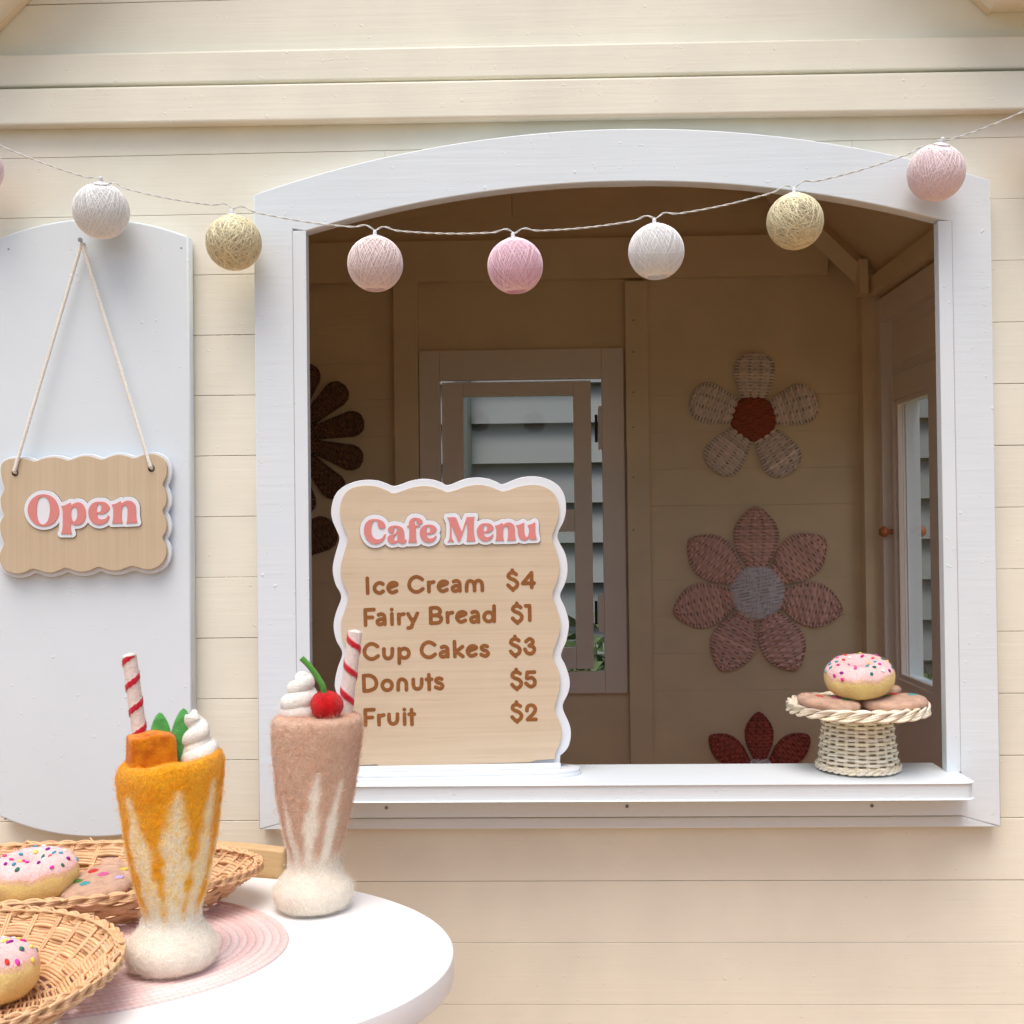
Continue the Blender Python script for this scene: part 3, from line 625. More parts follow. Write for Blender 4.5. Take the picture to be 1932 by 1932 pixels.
ww_ = [(145,290),(152,345),(170,395),(188,450),(165,535),(149,600),(152,660),(170,705),(190,765),(170,845),(153,895),(152,950),(162,1010),(197,1085),(172,1175),(160,1240),(168,1290),(205,1385),(185,1475),(178,1530),(190,1580),(222,1640,1),(222,1690,1),(345,1685,1),(370,1697,1),(1190,1673,1),(1222,1661,1),(1324,1655,1),(1325,1625,1),(1350,1570),(1360,1510),(1350,1455),(1322,1380),(1340,1310),(1352,1240),(1345,1175),(1312,1090),(1335,1010),(1352,950),(1350,885),(1330,820),(1310,752),(1333,690),(1347,630),(1345,570),(1330,510),(1308,445),(1328,380),(1344,320),(1343,260),(1325,210),(1290,175),(1240,155),(1185,152),(1120,163),(1045,187),(1005,176),(955,159),(900,151),(835,161),(741,191),(700,178),(655,163),(600,157),(535,168),(445,197),(400,181),(345,161),(290,156),(235,162),(190,182),(158,225)]
tom = lambda off: (lambda x, y: mpl(591.3+.3444*x, 862.3+.3444*y, off))
f_ = tom(0)
# in the board's own frame y=0 is its face plane, -y towards the viewer
put('backing_plate', plate([[f_(*p) for p in catmull(mw, 6)]], .0, .0055, .0006), ACRYL, menu, local=True)
f_ = tom(.004)
put('ply_face', plate([[f_(*p) for p in catmull(ww_, 6)]], -.004, .0038, .0004), PLYH, menu, local=True)
def stad(x0, x1, y0, y1, n=14):
    r = (y1-y0)/2; yc = (y0+y1)/2
    return [(x1-r*1.6+r*1.6*math.cos(t), yc+r*math.sin(t)) for t in np.linspace(-math.pi/2, math.pi/2, n)] + [(x0+r*1.6-r*1.6*math.cos(t), yc-r*math.sin(t)) for t in np.linspace(-math.pi/2, math.pi/2, n)]
ux = mpl(1096, 1452)[0]; ul = mpl(598, 1458)[0]
for k, (dy, z) in enumerate(((.024, 0), (.0232, .0038))):
    me = plate([stad(ul+.001*k, ux-.001*k, -dy, dy)], 0, .0037, .0005); me.transform(Matrix(((1, 0, 0, 0), (0, 0, 1, 0), (0, -1, 0, z+.0037), (0, 0, 0, 1))))
    # plate() laid (x,z) with thickness along y: turn it flat
    put('base_plate', me, ACRYL, menu, local=True)
b0 = mpl(640, 1466)[0]; b1 = mpl(1057, 1455)[0]
put('base_block', box(b0, b1, -.0105, -.0046, .0076, .0135, .0005), ACRYL, menu, local=True)
f_ = lambda px, py: mpl(px, py, .006)
word(CAFE_L, 665.2, 955.9, .10202, f_, 74, -.0045, menu)
word(MENU_L, 827.8, 955.9, .10712, f_, 66, -.0045, menu)
def sh(strs, dx, dy): return [[(x+dx, y+dy) for x, y in s] for s in strs]
def circ_(cx, cy, r): return [(cx+r*math.cos(t), cy+r*math.sin(t)) for t in np.linspace(0, 2*math.pi, 13)]
gI = [[(97,120),(102,272)]]; gc = [[(258,178),(240,168),(215,167),(183,188),(171,222),(185,255),(218,270),(240,266),(260,252)]]
ge = [[(310,222),(398,186),(383,166),(352,165),(325,182),(312,217),(325,250),(355,266),(398,250)]]
gC = [[(662,130),(625,108),(585,106),(545,135),(528,182),(540,225),(578,255),(625,256),(668,228)]]
gr = [[(728,160),(732,255)], [(729,200),(742,168),(780,156)]]
ga = [[(985,152),(1015,144),(1042,160),(1048,200),(1050,248)], [(1048,200),(1010,196),(976,213),(978,240),(1005,250),(1046,232)]]
gm = [[(1118,248),(1119,195),(1132,155),(1160,146),(1188,162),(1198,200),(1200,245)], [(1198,195),(1212,155),(1242,142),(1270,160),(1279,200),(1280,243)]]
gS = [[(1628,78),(1600,62),(1562,68),(1547,98),(1568,120),(1615,140),(1640,172),(1628,208),(1588,228),(1545,190)], [(1588,36),(1590,60)], [(1594,226),(1596,240)]]
g4 = [[(1788,212),(1785,62)], [(1785,62),(1695,172)], [(1695,172),(1812,168)]]
gF = [[(80,600),(76,445)], [(76,445),(165,440)], [(78,522),(150,520)]]
gi = [[(350,485),(352,590)], [(348,440),(348.5,440.5)]]
gy = [[(515,485),(562,560)], [(612,480),(565,580),(550,620),(518,630)]]
gB = [[(748,425),(751,580)], [(748,425),(810,422),(845,448),(838,482),(805,498),(751,500)], [(805,498),(850,515),(856,550),(825,576),(751,580)]]
gd = [[(1400,405),(1402,560)], circ_(1345, 515, 47)]
g1 = [[(1725,402),(1765,402)], [(1765,402),(1768,550)]]
gu = [[(268,175),(270,235),(285,264),(313,272),(340,260),(353,232),(355,172)]]
gp = [[(427,320),(425,172)], circ_(478, 218, 48)]
gk = [[(993,100),(998,250)], [(1075,150),(1012,202)], [(1012,202),(1080,250)]]
gs = [[(1330,148),(1300,140),(1272,155),(1283,182),(1322,197),(1340,222),(1315,247),(1268,232)]]
g3 = [[(1728,98),(1765,71),(1798,92),(1792,122),(1762,140)], [(1762,140),(1805,155),(1813,192),(1782,222),(1740,212),(1718,178)]]
gD = [[(60,450),(65,605)], [(60,450),(125,448),(172,475),(192,525),(175,575),(120,602),(65,605)]]
go = [circ_(302, 548, 50)]
gn = [[(415,595),(417,520),(436,490),(463,487),(490,506),(499,535),(500,594)]]
gt = [[(730,440),(735,590)], [(705,487),(758,485)]]
g5 = [[(1815,412),(1742,415)], [(1742,415),(1738,475),(1785,468),(1818,500),(1815,540),(1775,562),(1728,528)]]
g2 = [[(1738,190),(1745,150),(1780,135),(1813,148),(1824,182),(1805,220),(1745,282)], [(1745,282),(1830,280)]]
rows = [(1069.2, [[gI, gc, ge, gC, gr, sh(ge, 518, -14), ga, gm], [gS, g4]]),
        (1069.2, [[gF, sh(ga, -772, 343), gi, sh(gr, -308, 330), gy, gB, sh(gr, 192, 315), sh(ge, 707, 301), sh(ga, 190, 318), gd], [sh(gS, 46, 340), g1]]),
        (1192.4, [[sh(gC, -460, 18), gu, gp, sh(gC, 127, 1), sh(ga, -124, 5), gk, sh(ge, 816, -20), gs], [sh(gS, 26, 10), g3]]),
        (1192.4, [[gD, go, gn, sh(gu, 302, 313), gt, sh(gs, -468, 335)], [sh(gS, 40, 350), g5]]),
        (1305.8, [[sh(gF, 0, -260), sh(gr, -513, 80), sh(gu, 53, 55), sh(gi, 130, -260), sh(gt, -178, -258)], [sh(gS, 42, 67), g2]])]
for y0, parts in rows:
    for nm, gl in zip(('menu_line', 'price'), parts):
        lps = strokes_loops(gl, 19.5)
        put(nm, plate([[mpl(675.0+.18363*x, y0+.18363*y, .0045) for x, y in l] for l in lps], -.00425, .0008), ENGR, menu, local=True)

# ---- open sign hung on the shutter
YO = -.036
osg = thing('open_sign', (aty(155, 970, YO)[0], YO, aty(155, 1080, YO)[2]), label='scalloped wooden Open sign hanging by cotton cord on the white shutter', cat='sign')
ol = Vector(osg.location)
def opl(px, py): q = aty(px, py, YO); return (q[0]-ol.x, q[2]-ol.z)
ow = [(10,345),(32,305),(80,280),(150,270),(215,270),(270,280),(345,300),(400,281),(455,266),(510,259),(565,262),(620,275),(668,291),(740,270),(800,250),(850,246),(900,252),(1000,281),(1080,255),(1140,238),(1190,236),(1240,247),(1325,268),(1400,242),(1460,230),(1520,230),(1575,250),(1620,290),(1642,345),(1643,400),(1632,460),(1604,527),(1625,585),(1640,640),(1642,680),(1632,725),(1602,790),(1625,850),(1640,905),(1642,945),(1630,995),(1600,1057),(1626,1115),(1640,1170),(1633,1235),(1600,1300),(1545,1345),(1480,1365),(1410,1360),(1310,1333),(1240,1352),(1180,1373),(1120,1378),(1050,1365),(972,1342),(900,1370),(840,1388),(780,1388),(720,1372),(645,1351),(570,1380),(500,1398),(440,1392),(325,1360),(250,1392),(180,1407),(110,1398),(50,1370),(10,1320),(-8,1255),(5,1190),(37,1110),(15,1040),(0,970),(0,920),(12,880),(38,828),(15,765),(5,700),(8,650),(42,572),(25,500),(12,440),(6,390)]
owc = catmull(ow, 5)
back_ = dilate([[owc]], 34, 10)
k = .19128; X_ = lambda L, dx=0, dy=0: [opl(k*(x+dx), 813+k*(y+dy)) for x, y in L]
h1 = circ_(148, 415, 33)[:-1]; h2 = circ_(1493, 372, 33)[:-1]
put('backing_plate', plate([X_(back_, 0, 10), X_(h1), X_(h2)], .0055, .005, .0006), ACRYL, osg, local=True)
put('ply_face', plate([X_(owc), X_(h1), X_(h2)], 0, .0042, .0004), PLYV, osg, local=True)
put('standoff', box(.0-.06, .06, .0044, .0054, .02, .08, 0), HOLE, osg, local=True)
for h in (h1, h2):
    c0 = X_([np.mean(h, 0)])[0]; rr = 33*k/1680*1.0
    put('hole_edge', mk(*(lambda VF: (VF[0], VF[1][:-2]))(tube([(c0[0], -.0002, c0[1]), (c0[0], .0106, c0[1])], rr*1.02, 18))), HOLE, osg, local=True)
word(OPEN_L, 39.42, 916.5, .12242, opl, 58, -.0003, osg)
def cord(p, q, r=.0017, pitch=.007, nm='cord', parent=osg):
    p, q = np.array(p), np.array(q); L = np.linalg.norm(q-p); n = int(L/.0009); t = np.linspace(0, 1, n); c = p+(q-p)*t[:, None]; ax = (q-p)/L
    a = np.cross(ax, [0, 1, 0]); a /= np.linalg.norm(a); b = np.cross(ax, a); acc = Acc()
    for ph in range(3):
        w = 2*math.pi*(t*L/pitch)+ph*2.0944; acc.add(tube(c+(a*np.cos(w)[:, None]+b*np.sin(w)[:, None])*r*.62, r*.72, 6))
    return acc
nl = (nq[0]-ol.x, nq[1]-.010-YO+.0, nq[2]-.002-ol.z)
for hp in (h1, h2):
    c0 = X_([np.mean(hp, 0)+[0, -12]])[0]
    put('cord', cord((nl[0], -.009+YSF-YO, nl[2]), (c0[0], -.0025, c0[1])).mesh(), CORD, osg, local=True)
    put('cord', cord((c0[0], -.0025, c0[1]), (c0[0]+.001, .012, c0[1]-.003)).mesh(), CORD, osg, local=True)

# ================================================================== STRING OF BALL LIGHTS
YL = -.056
def sph_loops(n, gold, seed, w=.00034, R=.0306):
    r = np.random.default_rng(seed); V = []; F = []; m = 56
    for i in range(n):
        if gold: nrm = r.normal(size=3); nrm /= np.linalg.norm(nrm); ofs = r.uniform(-.35, .35)
        else:
            a = 2*math.pi*i/n*1.0+r.normal(0, .02); el = R_(r.uniform(20, 27) if i % 7 else r.uniform(5, 75)); nrm = np.array([math.cos(a)*math.cos(el), math.sin(a)*math.cos(el), math.sin(el)]); ofs = r.normal(0, .015)
        u = np.cross(nrm, [0, .3, 1]); u /= np.linalg.norm(u); v = np.cross(nrm, u); rr = math.sqrt(1-ofs*ofs)
        t = np.linspace(0, 2*math.pi, m, endpoint=False); c = (u*np.cos(t)[:, None]+v*np.sin(t)[:, None])*rr+nrm*ofs
        Rk = R*(1+.006*r.random()+.004*np.sin(3*t+i))[:, None]
        b = len(V)*1; base = len(V)*0+sum(map(len, V)) if V else 0
        V.append(np.stack([c*Rk+nrm*w, c*(Rk+w*1.2), c*Rk-nrm*w], 1).reshape(-1, 3))
        for k_ in range(m):
            q = (k_+1) % m; F += [(base+k_*3, base+k_*3+1, base+q*3+1, base+q*3), (base+k_*3+1, base+k_*3+2, base+q*3+2, base+q*3+1)]
    return mk(np.vstack(V), F, True)
R_B = .0303
shells = {}
def sphere_mesh(R, seg=40, top=True):
    th = np.linspace(.0, math.pi, 25); return mk(*lathe([(R*math.sin(a), R*math.cos(a)) for a in th], seg, 1)[:2], True)
colr = {'white': ((.82, .84, .85), (.95, .95, .95)), 'blush': ((.84, .71, .70), (.93, .83, .82)), 'pink': ((.88, .60, .71), (.95, .74, .83)), 'rose': ((.91, .77, .80), (.95, .85, .87)), 'gold': ((.60, .55, .42), (.90, .83, .56))}
TH = {}
for k_, (c0, c1) in colr.items():
    TH[k_] = (shellmat('cotton_shell_'+k_, tuple(min(.95, v*(1.15 if k_ == 'gold' else 1.02)) for v in c0), .6), plain('thread_'+k_, c1, .4, .2, var=.05) if k_ == 'gold' else plain('thread_'+k_, c1, .8, 0, var=.04))
lat_me = sph_loops(104, False, 5, .00019); gold_me = sph_loops(120, True, 6, .00021)
SOCK = plain('clear_plastic_socket', (.72, .74, .77), .3)
balls = [(-48, 318, 'rose', 'rose ball light at the far left end of the light string'), (191, 398, 'white', 'white cotton ball light hanging over the top of the shutter'), (441, 458, 'gold', 'gold thread ball light between the shutter and the window frame'),
         (708, 498, 'blush', 'pale blush ball light, leftmost inside the window opening'), (972, 502, 'pink', 'bright pink ball light in the middle of the window opening'), (1238, 475, 'white', 'white ball light hanging inside the window opening beside the pink one'),
         (1500, 418, 'gold', 'gold thread ball light under the right of the window arch'), (1766, 326, 'rose', 'rose pink ball light resting on the upper right of the white arch'), (1990, 250, 'rose', 'rose ball light at the far right end of the light string')]
tops = []
for i, (px, py, c, lab) in enumerate(balls):
    y = YL if i not in (1, 2, 7) else (-.057 if i != 1 else -.056)
    ctr = aty(px, py, y); t = thing('ball_light', tuple(ctr), label=lab, cat='ball light', group='cotton ball lights on the string')
    sm, tm = TH[c]
    if c not in shells: shells[c] = (sphere_mesh(R_B), (gold_me if c == 'gold' else lat_me).copy())
    a, b = shells[c]
    put('shell', a, sm, t, local=True); put('thread_winding', b, tm, t, local=True, kind='stuff')
    # each ball is tipped a little its own way
    tipx = {1: R_(-24), 7: R_(-26)}.get(i, R_(rnd.uniform(-4, 4)))
    s = put('socket', mk(*lathe([(0, .0375), (.0018, .0375), (.0023, .034), (.0026, .0322), (.007, .0312), (.0085, .0296), (0, .0296)], 16, 3)[:2], True), SOCK, t, local=True)
    t.rotation_euler = (tipx, rnd.uniform(-.05, .05), rnd.uniform(0, 6))
    up = Vector((0, math.sin(-tipx)*-1*-1 if False else -math.sin(tipx), math.cos(tipx)))
    tops.append(Vector(ctr)+Vector((0, -math.sin(tipx), math.cos(tipx)))*.0395)
# cable points in the picture, on the lights' plane
cab = []
for i in range(len(tops)-1):
    a, b = tops[i], tops[i+1]; n = 40
    d = (b-a).length
    for q in range(n):
        t = q/n; p = a.lerp(b, t); sag = -.004*math.sin(math.pi*t)
        lip = .0032*(math.exp(-((t-.07)/.05)**2)+math.exp(-((1-t-.07)/.05)**2))-.0022*(math.exp(-(t/.03)**2)+math.exp(-((1-t)/.03)**2))
        cab.append((p.x, p.y, p.z+sag+lip))
cab = [tuple(tops[0]+(tops[0]-tops[1])*.5+Vector((0, .01, .04)))]+cab+[tuple(tops[-1]), tuple(tops[-1]+(tops[-1]-tops[-2])*.5+Vector((0, .01, .03)))]
cab = np.array(cab); fine = catmull([tuple(p) for p in cab[:, :2]], 4, False); fz = catmull([(p[0], p[2]) for p in cab], 4, False)
C3 = np.c_[fine[:, 0], fine[:, 1], fz[:, 1]]; s_ = np.r_[0, np.cumsum(np.linalg.norm(np.diff(C3, axis=0), axis=1))]
acc = Acc()
for ph in (0, math.pi):
    w = 2*math.pi*s_/.024+ph+.6*np.sin(s_*31)
    acc.add(tube(C3+np.c_[0*s_, np.cos(w)*.0006, np.sin(w)*.00062], .00052, 6))
lc = thing('light_cable', tuple(C3[0]), label='thin clear twisted wire looping across the front wall above the window', cat='cable')
put('twisted_wire', acc.mesh(), CABLE, lc)
put('hook', mk(*tube([C3[0]+np.array([0, .045, 0]), C3[0]], .0015, 8)), METAL, lc)

# ================================================================== WOVEN WALL FLOWERS
def yarn(name, col):
    m, nt, p, n, l = mat(name)
    a = n.new('ShaderNodeAttribute'); a.attribute_name = 'Col'
    s = noise(n, l, coords(n, l), 240, 4)
    l.new(mul(n, l, ramp(n, l, s, [(.3, tuple(c*.86 for c in col)), (.7, col)]), a.outputs['Color']), p.inputs['Base Color']); p.inputs['Roughness'].default_value = .85
    return m
Y_CRM = yarn('off_white_yarn', (.92, .76, .66)); Y_RUST = yarn('rust_yarn', (.40, .09, .04)); Y_PINK = yarn('dusty_pink_yarn', (.86, .54, .45)); Y_GREY = yarn('pale_grey_yarn', (.80, .74, .76)); Y_BRN = yarn('brown_yarn', (.22, .11, .06)); Y_RED = yarn('brick_red_yarn', (.48, .11, .08))
def petal(L0, L1, W, kind, ang, ribs=7, pitch=.0062, seed=0):
    ns, nt = int((L1-L0)/pitch*7), 40
    s = np.linspace(0, 1, ns)[:, None]; t = np.linspace(-1, 1, nt)[None]
    kx, ky = {'round': ([0, .15, .3, .45, .6, .75, .86, .93, .97, 1], [.60, .72, .84, .94, 1, .97, .82, .62, .42, 0]),
              'point': ([0, .12, .3, .45, .6, .75, .87, .95, 1], [.40, .60, .88, .99, 1, .84, .56, .32, .06]),
              'club': ([0, .3, .55, .75, .86, .93, .97, 1], [.50, .68, .86, 1, .93, .72, .5, 0])}[kind]
    hw = W*np.interp(s, kx, ky)
    hw = np.maximum(hw, .0006)
    x = L0+(L1-L0)*s+0*t; y = hw*t
    rr = np.random.default_rng(seed); jit = rr.normal(0, .12, 60)
    row = (x-L0)/pitch; ri = np.floor(row).astype(int); col = (t+1)/2*ribs; ci = np.floor(col).astype(int)
    over = ((ri+ci) % 2)*2-1
    prof = np.abs(np.sin(math.pi*row)); bow = np.sin(math.pi*(col-ci))
    h = .011*(1-t**4)*(1+0*s)+.0022*prof*(.6+.4*over*bow)+.0020*over*bow*np.minimum(1, prof*1.5)
    edge = np.abs(t) > .86; h = np.where(edge & (t*t < 2), .0075+.0020*np.abs(np.sin(math.pi*row*1.0)), h); h = h*np.ones_like(x)
    h[:, 0] = 0; h[:, -1] = 0; h[0] = 0; h[-1] = 0
    dark = np.where((prof < .5) & (np.abs(col-ci-.5) < .33) & (ci % 2 == 0), .45, np.where((prof < .35) & (np.abs(col-ci-.5) < .4) & (ri % 2 == 0), .7, 1.0))*(1+jit[ri % 60]*.6)*np.ones_like(x)  # occlusion in the gaps between cords put into the vertex colour
    ca, sa = math.cos(ang), math.sin(ang)
    V = np.stack([x*ca-y*sa, -h, x*sa+y*ca], -1).reshape(-1, 3); C = np.repeat(np.clip(dark, .3, 1.2).reshape(-1, 1), 3, 1)
    i = np.arange(ns-1)[:, None]; j = np.arange(nt-1)[None]
    F = np.stack([i*nt+j, i*nt+j+1, (i+1)*nt+j+1, (i+1)*nt+j], -1).reshape(-1, 4)
    return mk(V, F.tolist(), True, C)
def hub(R, ang, seed):
    pitch = .0062; n = 44
    g = np.linspace(-1, 1, n); X, Z = np.meshgrid(g, g); q = np.maximum(np.abs(X), np.abs(Z)); r = np.hypot(X, Z); sc = np.where(r > 0, q/np.maximum(r, 1e-9), 1); X, Z = X*sc*R, Z*sc*R
    row = Z/pitch+50.3; ri = np.floor(row).astype(int); col = X/(R/3)+60; ci = np.floor(col).astype(int)
    over = ((ri+ci) % 2)*2-1; prof = np.abs(np.sin(math.pi*row)); bow = np.sin(math.pi*(col-ci)); rn = np.hypot(X, Z)/R
    h = (.017*np.sqrt(np.clip(1-rn**6, 0, 1))+.0016*prof+.0013*over*bow)*(rn < .999)
    dark = np.where((prof < .45) & (over*bow < .2), .5, 1.); ca, sa = math.cos(ang), math.sin(ang)  # gap shade of the weave put into the colour here too
    V = np.stack([X*ca-Z*sa, -h, X*sa+Z*ca], -1).reshape(-1, 3); i = np.arange(n-1)[:, None]; j = np.arange(n-1)[None]
    F = np.stack([i*n+j, i*n+j+1, (i+1)*n+j+1, (i+1)*n+j], -1).reshape(-1, 4)
    return mk(V, F.tolist(), True, np.repeat(dark.reshape(-1, 1), 3, 1))
def flower(px, py, rpx, hpx, n, a0, wpx, kind, pm, hm, lab, yw=YB-.002, inner=.86):
    c = aty(px, py, yw); s = (yw+1.35)/FPX
    t = thing('woven_flower', tuple(c), label=lab, cat='wall flower', group='woven flowers on the back wall')
    for k_ in range(n):
        put('petal', petal(hpx*inner*s, rpx*s, wpx*s/2, kind, R_(a0+360/n*k_), seed=k_), pm, t, local=True)
    put('hub', hub(hpx*s, rnd.uniform(.1, .4), 1), hm, t, local=True)
    return t
flower(1421, 790, 124, 43, 5, 90-2, 78, 'round', Y_CRM, Y_RUST, 'cream five petalled woven flower with rust centre, highest on the back wall')
flower(1428, 1118, 161, 53, 7, 90, 86, 'point', Y_PINK, Y_GREY, 'large dusty pink woven flower with pale grey centre on the back wall')
flower(1433, 1462, 118, 34, 7, 90, 54, 'point', Y_RED, Y_GREY, 'brick red woven flower half hidden behind the white sill')
flower(545, 828, 148, 48, 12, 12.5, 50, 'club', Y_BRN, Y_BRN, 'dark brown woven flower behind the upper left of the menu board')
flower(496, 1068, 158, 40, 4, 28, 68, 'club', Y_BRN, Y_BRN, 'dark brown woven flower at the window edge left of the menu board')

# ================================================================== TABLE AND CHAIR
ZT = .64
def ellp(cx, cy, a, b, th, n=160, k=1.): t = np.linspace(0, 2*math.pi, n, endpoint=False); x, y = a*np.cos(t)*k, b*np.sin(t)*k; return np.c_[cx+x*math.cos(th)-y*math.sin(th), cy+x*math.sin(th)+y*math.cos(th)]
te = ellp(-.3687, -.3534, .2864, .216, -.124, 200)
table = thing('cafe_table', (-.3687, -.3534, 0), label='small white oval table standing in front of the playhouse wall', cat='table')
me = plate([te.tolist()], 0, .0225, .0016); me.transform(Matrix(((1, 0, 0, 0), (0, 0, 1, 0), (0, -1, 0, ZT), (0, 0, 0, 1))))
o = put('table_top', me, TABLE, table)
for sx in (-1, 1):
    for sy in (-1, 1): put('leg', mk(*tube([(-.3687+sx*.19, -.3534+sy*.13, 0), (-.3687+sx*.15, -.3534+sy*.10, ZT-.024)], [.011, .018], 16)), TABLE, table)
ch = thing('child_chair', (-.43, -.16, 0), label='pale bentwood child chair tucked behind the white table against the wall', cat='chair')
zc = .668
ap = atz(290, 1582, zc); rt = atz(534, 1589, zc); lt = atz(107, 1593, zc)
ft = np.polyfit([lt[0], ap[0], rt[0]], [lt[1], ap[1], rt[1]], 2); kq = max(-ft[0], .3)
xs_ = np.linspace(ap[0]-.17, ap[0]+.152, 40); yc_ = ap[1]-.5*kq*(xs_-ap[0])**2*2
outr = [(x, y) for x, y in zip(xs_, yc_)]; innr = [(x, y-.019) for x, y in zip(xs_, yc_)][::-1]
me = plate([outr+innr], 0, .075, .0025); me.transform(Matrix(((1, 0, 0, 0), (0, 0, 1, 0), (0, -1, 0, zc), (0, 0, 0, 1))))
put('backrest', me, BENT, ch)
me = plate([ellp(ap[0], ap[1]-.13, .15, .13, 0, 60).tolist()], 0, .018, .002); me.transform(Matrix(((1, 0, 0, 0), (0, 0, 1, 0), (0, -1, 0, .34), (0, 0, 0, 1))))
put('seat', me, BENT, ch)
for sx in (-1, 1):
    put('leg', mk(*tube([(ap[0]+sx*.14, ap[1]-.02, 0), (ap[0]+sx*.12, ap[1]-.028, zc-.04)], .012, 12)), BENT, ch)
    put('leg', mk(*tube([(ap[0]+sx*.13, ap[1]-.24, 0), (ap[0]+sx*.11, ap[1]-.21, .33)], .012, 12)), BENT, ch)

# placemat: braided straw rings
def matmesh(cx, cy, a, b, th):
    rings = 22; NR = rings*8; NT = 900; u = np.linspace(.0, 1, NR+1)[1:][:, None]; t = (np.arange(NT)*2*math.pi/NT)[None]
    # rings keep the same width: inset shape from the rim
    ins = (1-u)*b
    A_ = np.maximum(a-ins, .002); B_ = np.maximum(b-ins, .0015)
    x = A_*np.cos(t); y = B_*np.sin(t); rr = u*rings; ri = np.floor(rr-1e-6); fr = rr-ri
    tw = np.sin(t*230*(.35+.65*u)+ri*2.1+fr*math.pi*1.0)
    h = .0004+.0019*np.sqrt(np.clip(np.sin(math.pi*fr), 0, 1))+.00035*tw*np.sin(math.pi*fr); h = h*np.ones_like(x); h[-1] = 0
    sh_ = (1-.10*(tw > .3))*np.where((fr < .12) | (fr > .9), .72, 1.); base = np.array([.86, .60, .575]); lt_ = np.array([.92, .78, .76])
    m_ = (.5+.5*np.sin(ri*1.7+.8))[..., None]*.45+.35*(fr[..., None] > .55); C = (base*(1-m_)+lt_*m_)*sh_[..., None]*np.ones(x.shape+(1,))
    V = np.stack([cx+x*math.cos(th)-y*math.sin(th), cy+x*math.sin(th)+y*math.cos(th), ZT+h], -1).reshape(-1, 3)
    i = np.arange(NR-1)[:, None]; j = np.arange(NT)[None]
    F = np.stack([i*NT+j, (i+1)*NT+j, (i+1)*NT+(j+1) % NT, i*NT+(j+1) % NT], -1).reshape(-1, 4)
    return mk(V, F.tolist(), True, C.reshape(-1, 3))
def vcm(name, rough=.85, spec=.3):
    m, nt, p, n, l = mat(name); a = n.new('ShaderNodeAttribute'); a.attribute_name = 'Col'
    s = noise(n, l, coords(n, l), 320, 3)
    l.new(mul(n, l, a.outputs['Color'], ramp(n, l, s, [(.3, (.88, .86, .86)), (.65, (1, 1, 1))])), p.inputs['Base Color']); p.inputs['Roughness'].default_value = rough
    l.new(bump(n, l, noise(n, l, coords(n, l), 1100, 2), .0005), p.inputs['Normal']); return m
STRAW = vcm('pink_paper_straw')
pm_ = put('placemat', matmesh(-.4517, -.3543, .2232, .1559, .0329), STRAW)
tag(pm_, 'pale pink braided placemat lying on the white table', 'placemat')

# ================================================================== WICKER
def ringpts(a, b, n): t = np.linspace(0, 2*math.pi, n, endpoint=False); return t, np.c_[a*np.cos(t), b*np.sin(t)], np.c_[np.cos(t)/a, np.sin(t)/b]/np.hypot(np.cos(t)/a, np.sin(t)/b)[:, None]
def perim(a, b): return math.pi*(3*(a+b)-math.sqrt((3*a+b)*(a+3*b)))
def tone(r=.12): v = 1+rnd.uniform(-r, r); return (v, v*(1+rnd.uniform(-.04, .02)), v*(1+rnd.uniform(-.08, .03)))
def braid(a, b, z, per, amp, rr, strands=3, group=3, flatz=.8, nm='rim_braid', M_=REED, parent=None, npp=15, wire=None):
    """rope of `strands` bundles, each a group of thin reeds, twisting round the rim"""
    n = int(per*npp); t, Pn, N = ringpts(a, b, n)
    for s in range(strands):
        acc = Acc()
        for g in range(group):
            w = per*t+2*math.pi*s/strands; o = (g-(group-1)/2)*rr*1.7
            rad = amp*np.cos(w)*1.0+o*np.sin(w)*.75; zz = amp*flatz*np.sin(w)+o*np.cos(w)*.8+.0003*np.sin(7*t+g)
            acc.add(tube(np.c_[Pn+N*rad[:, None], z+zz], rr*(1+.12*np.sin(t*13+g*2+s)), 6, closed=True), tone())
        put(nm, acc.mesh(), M_, parent, local=True)
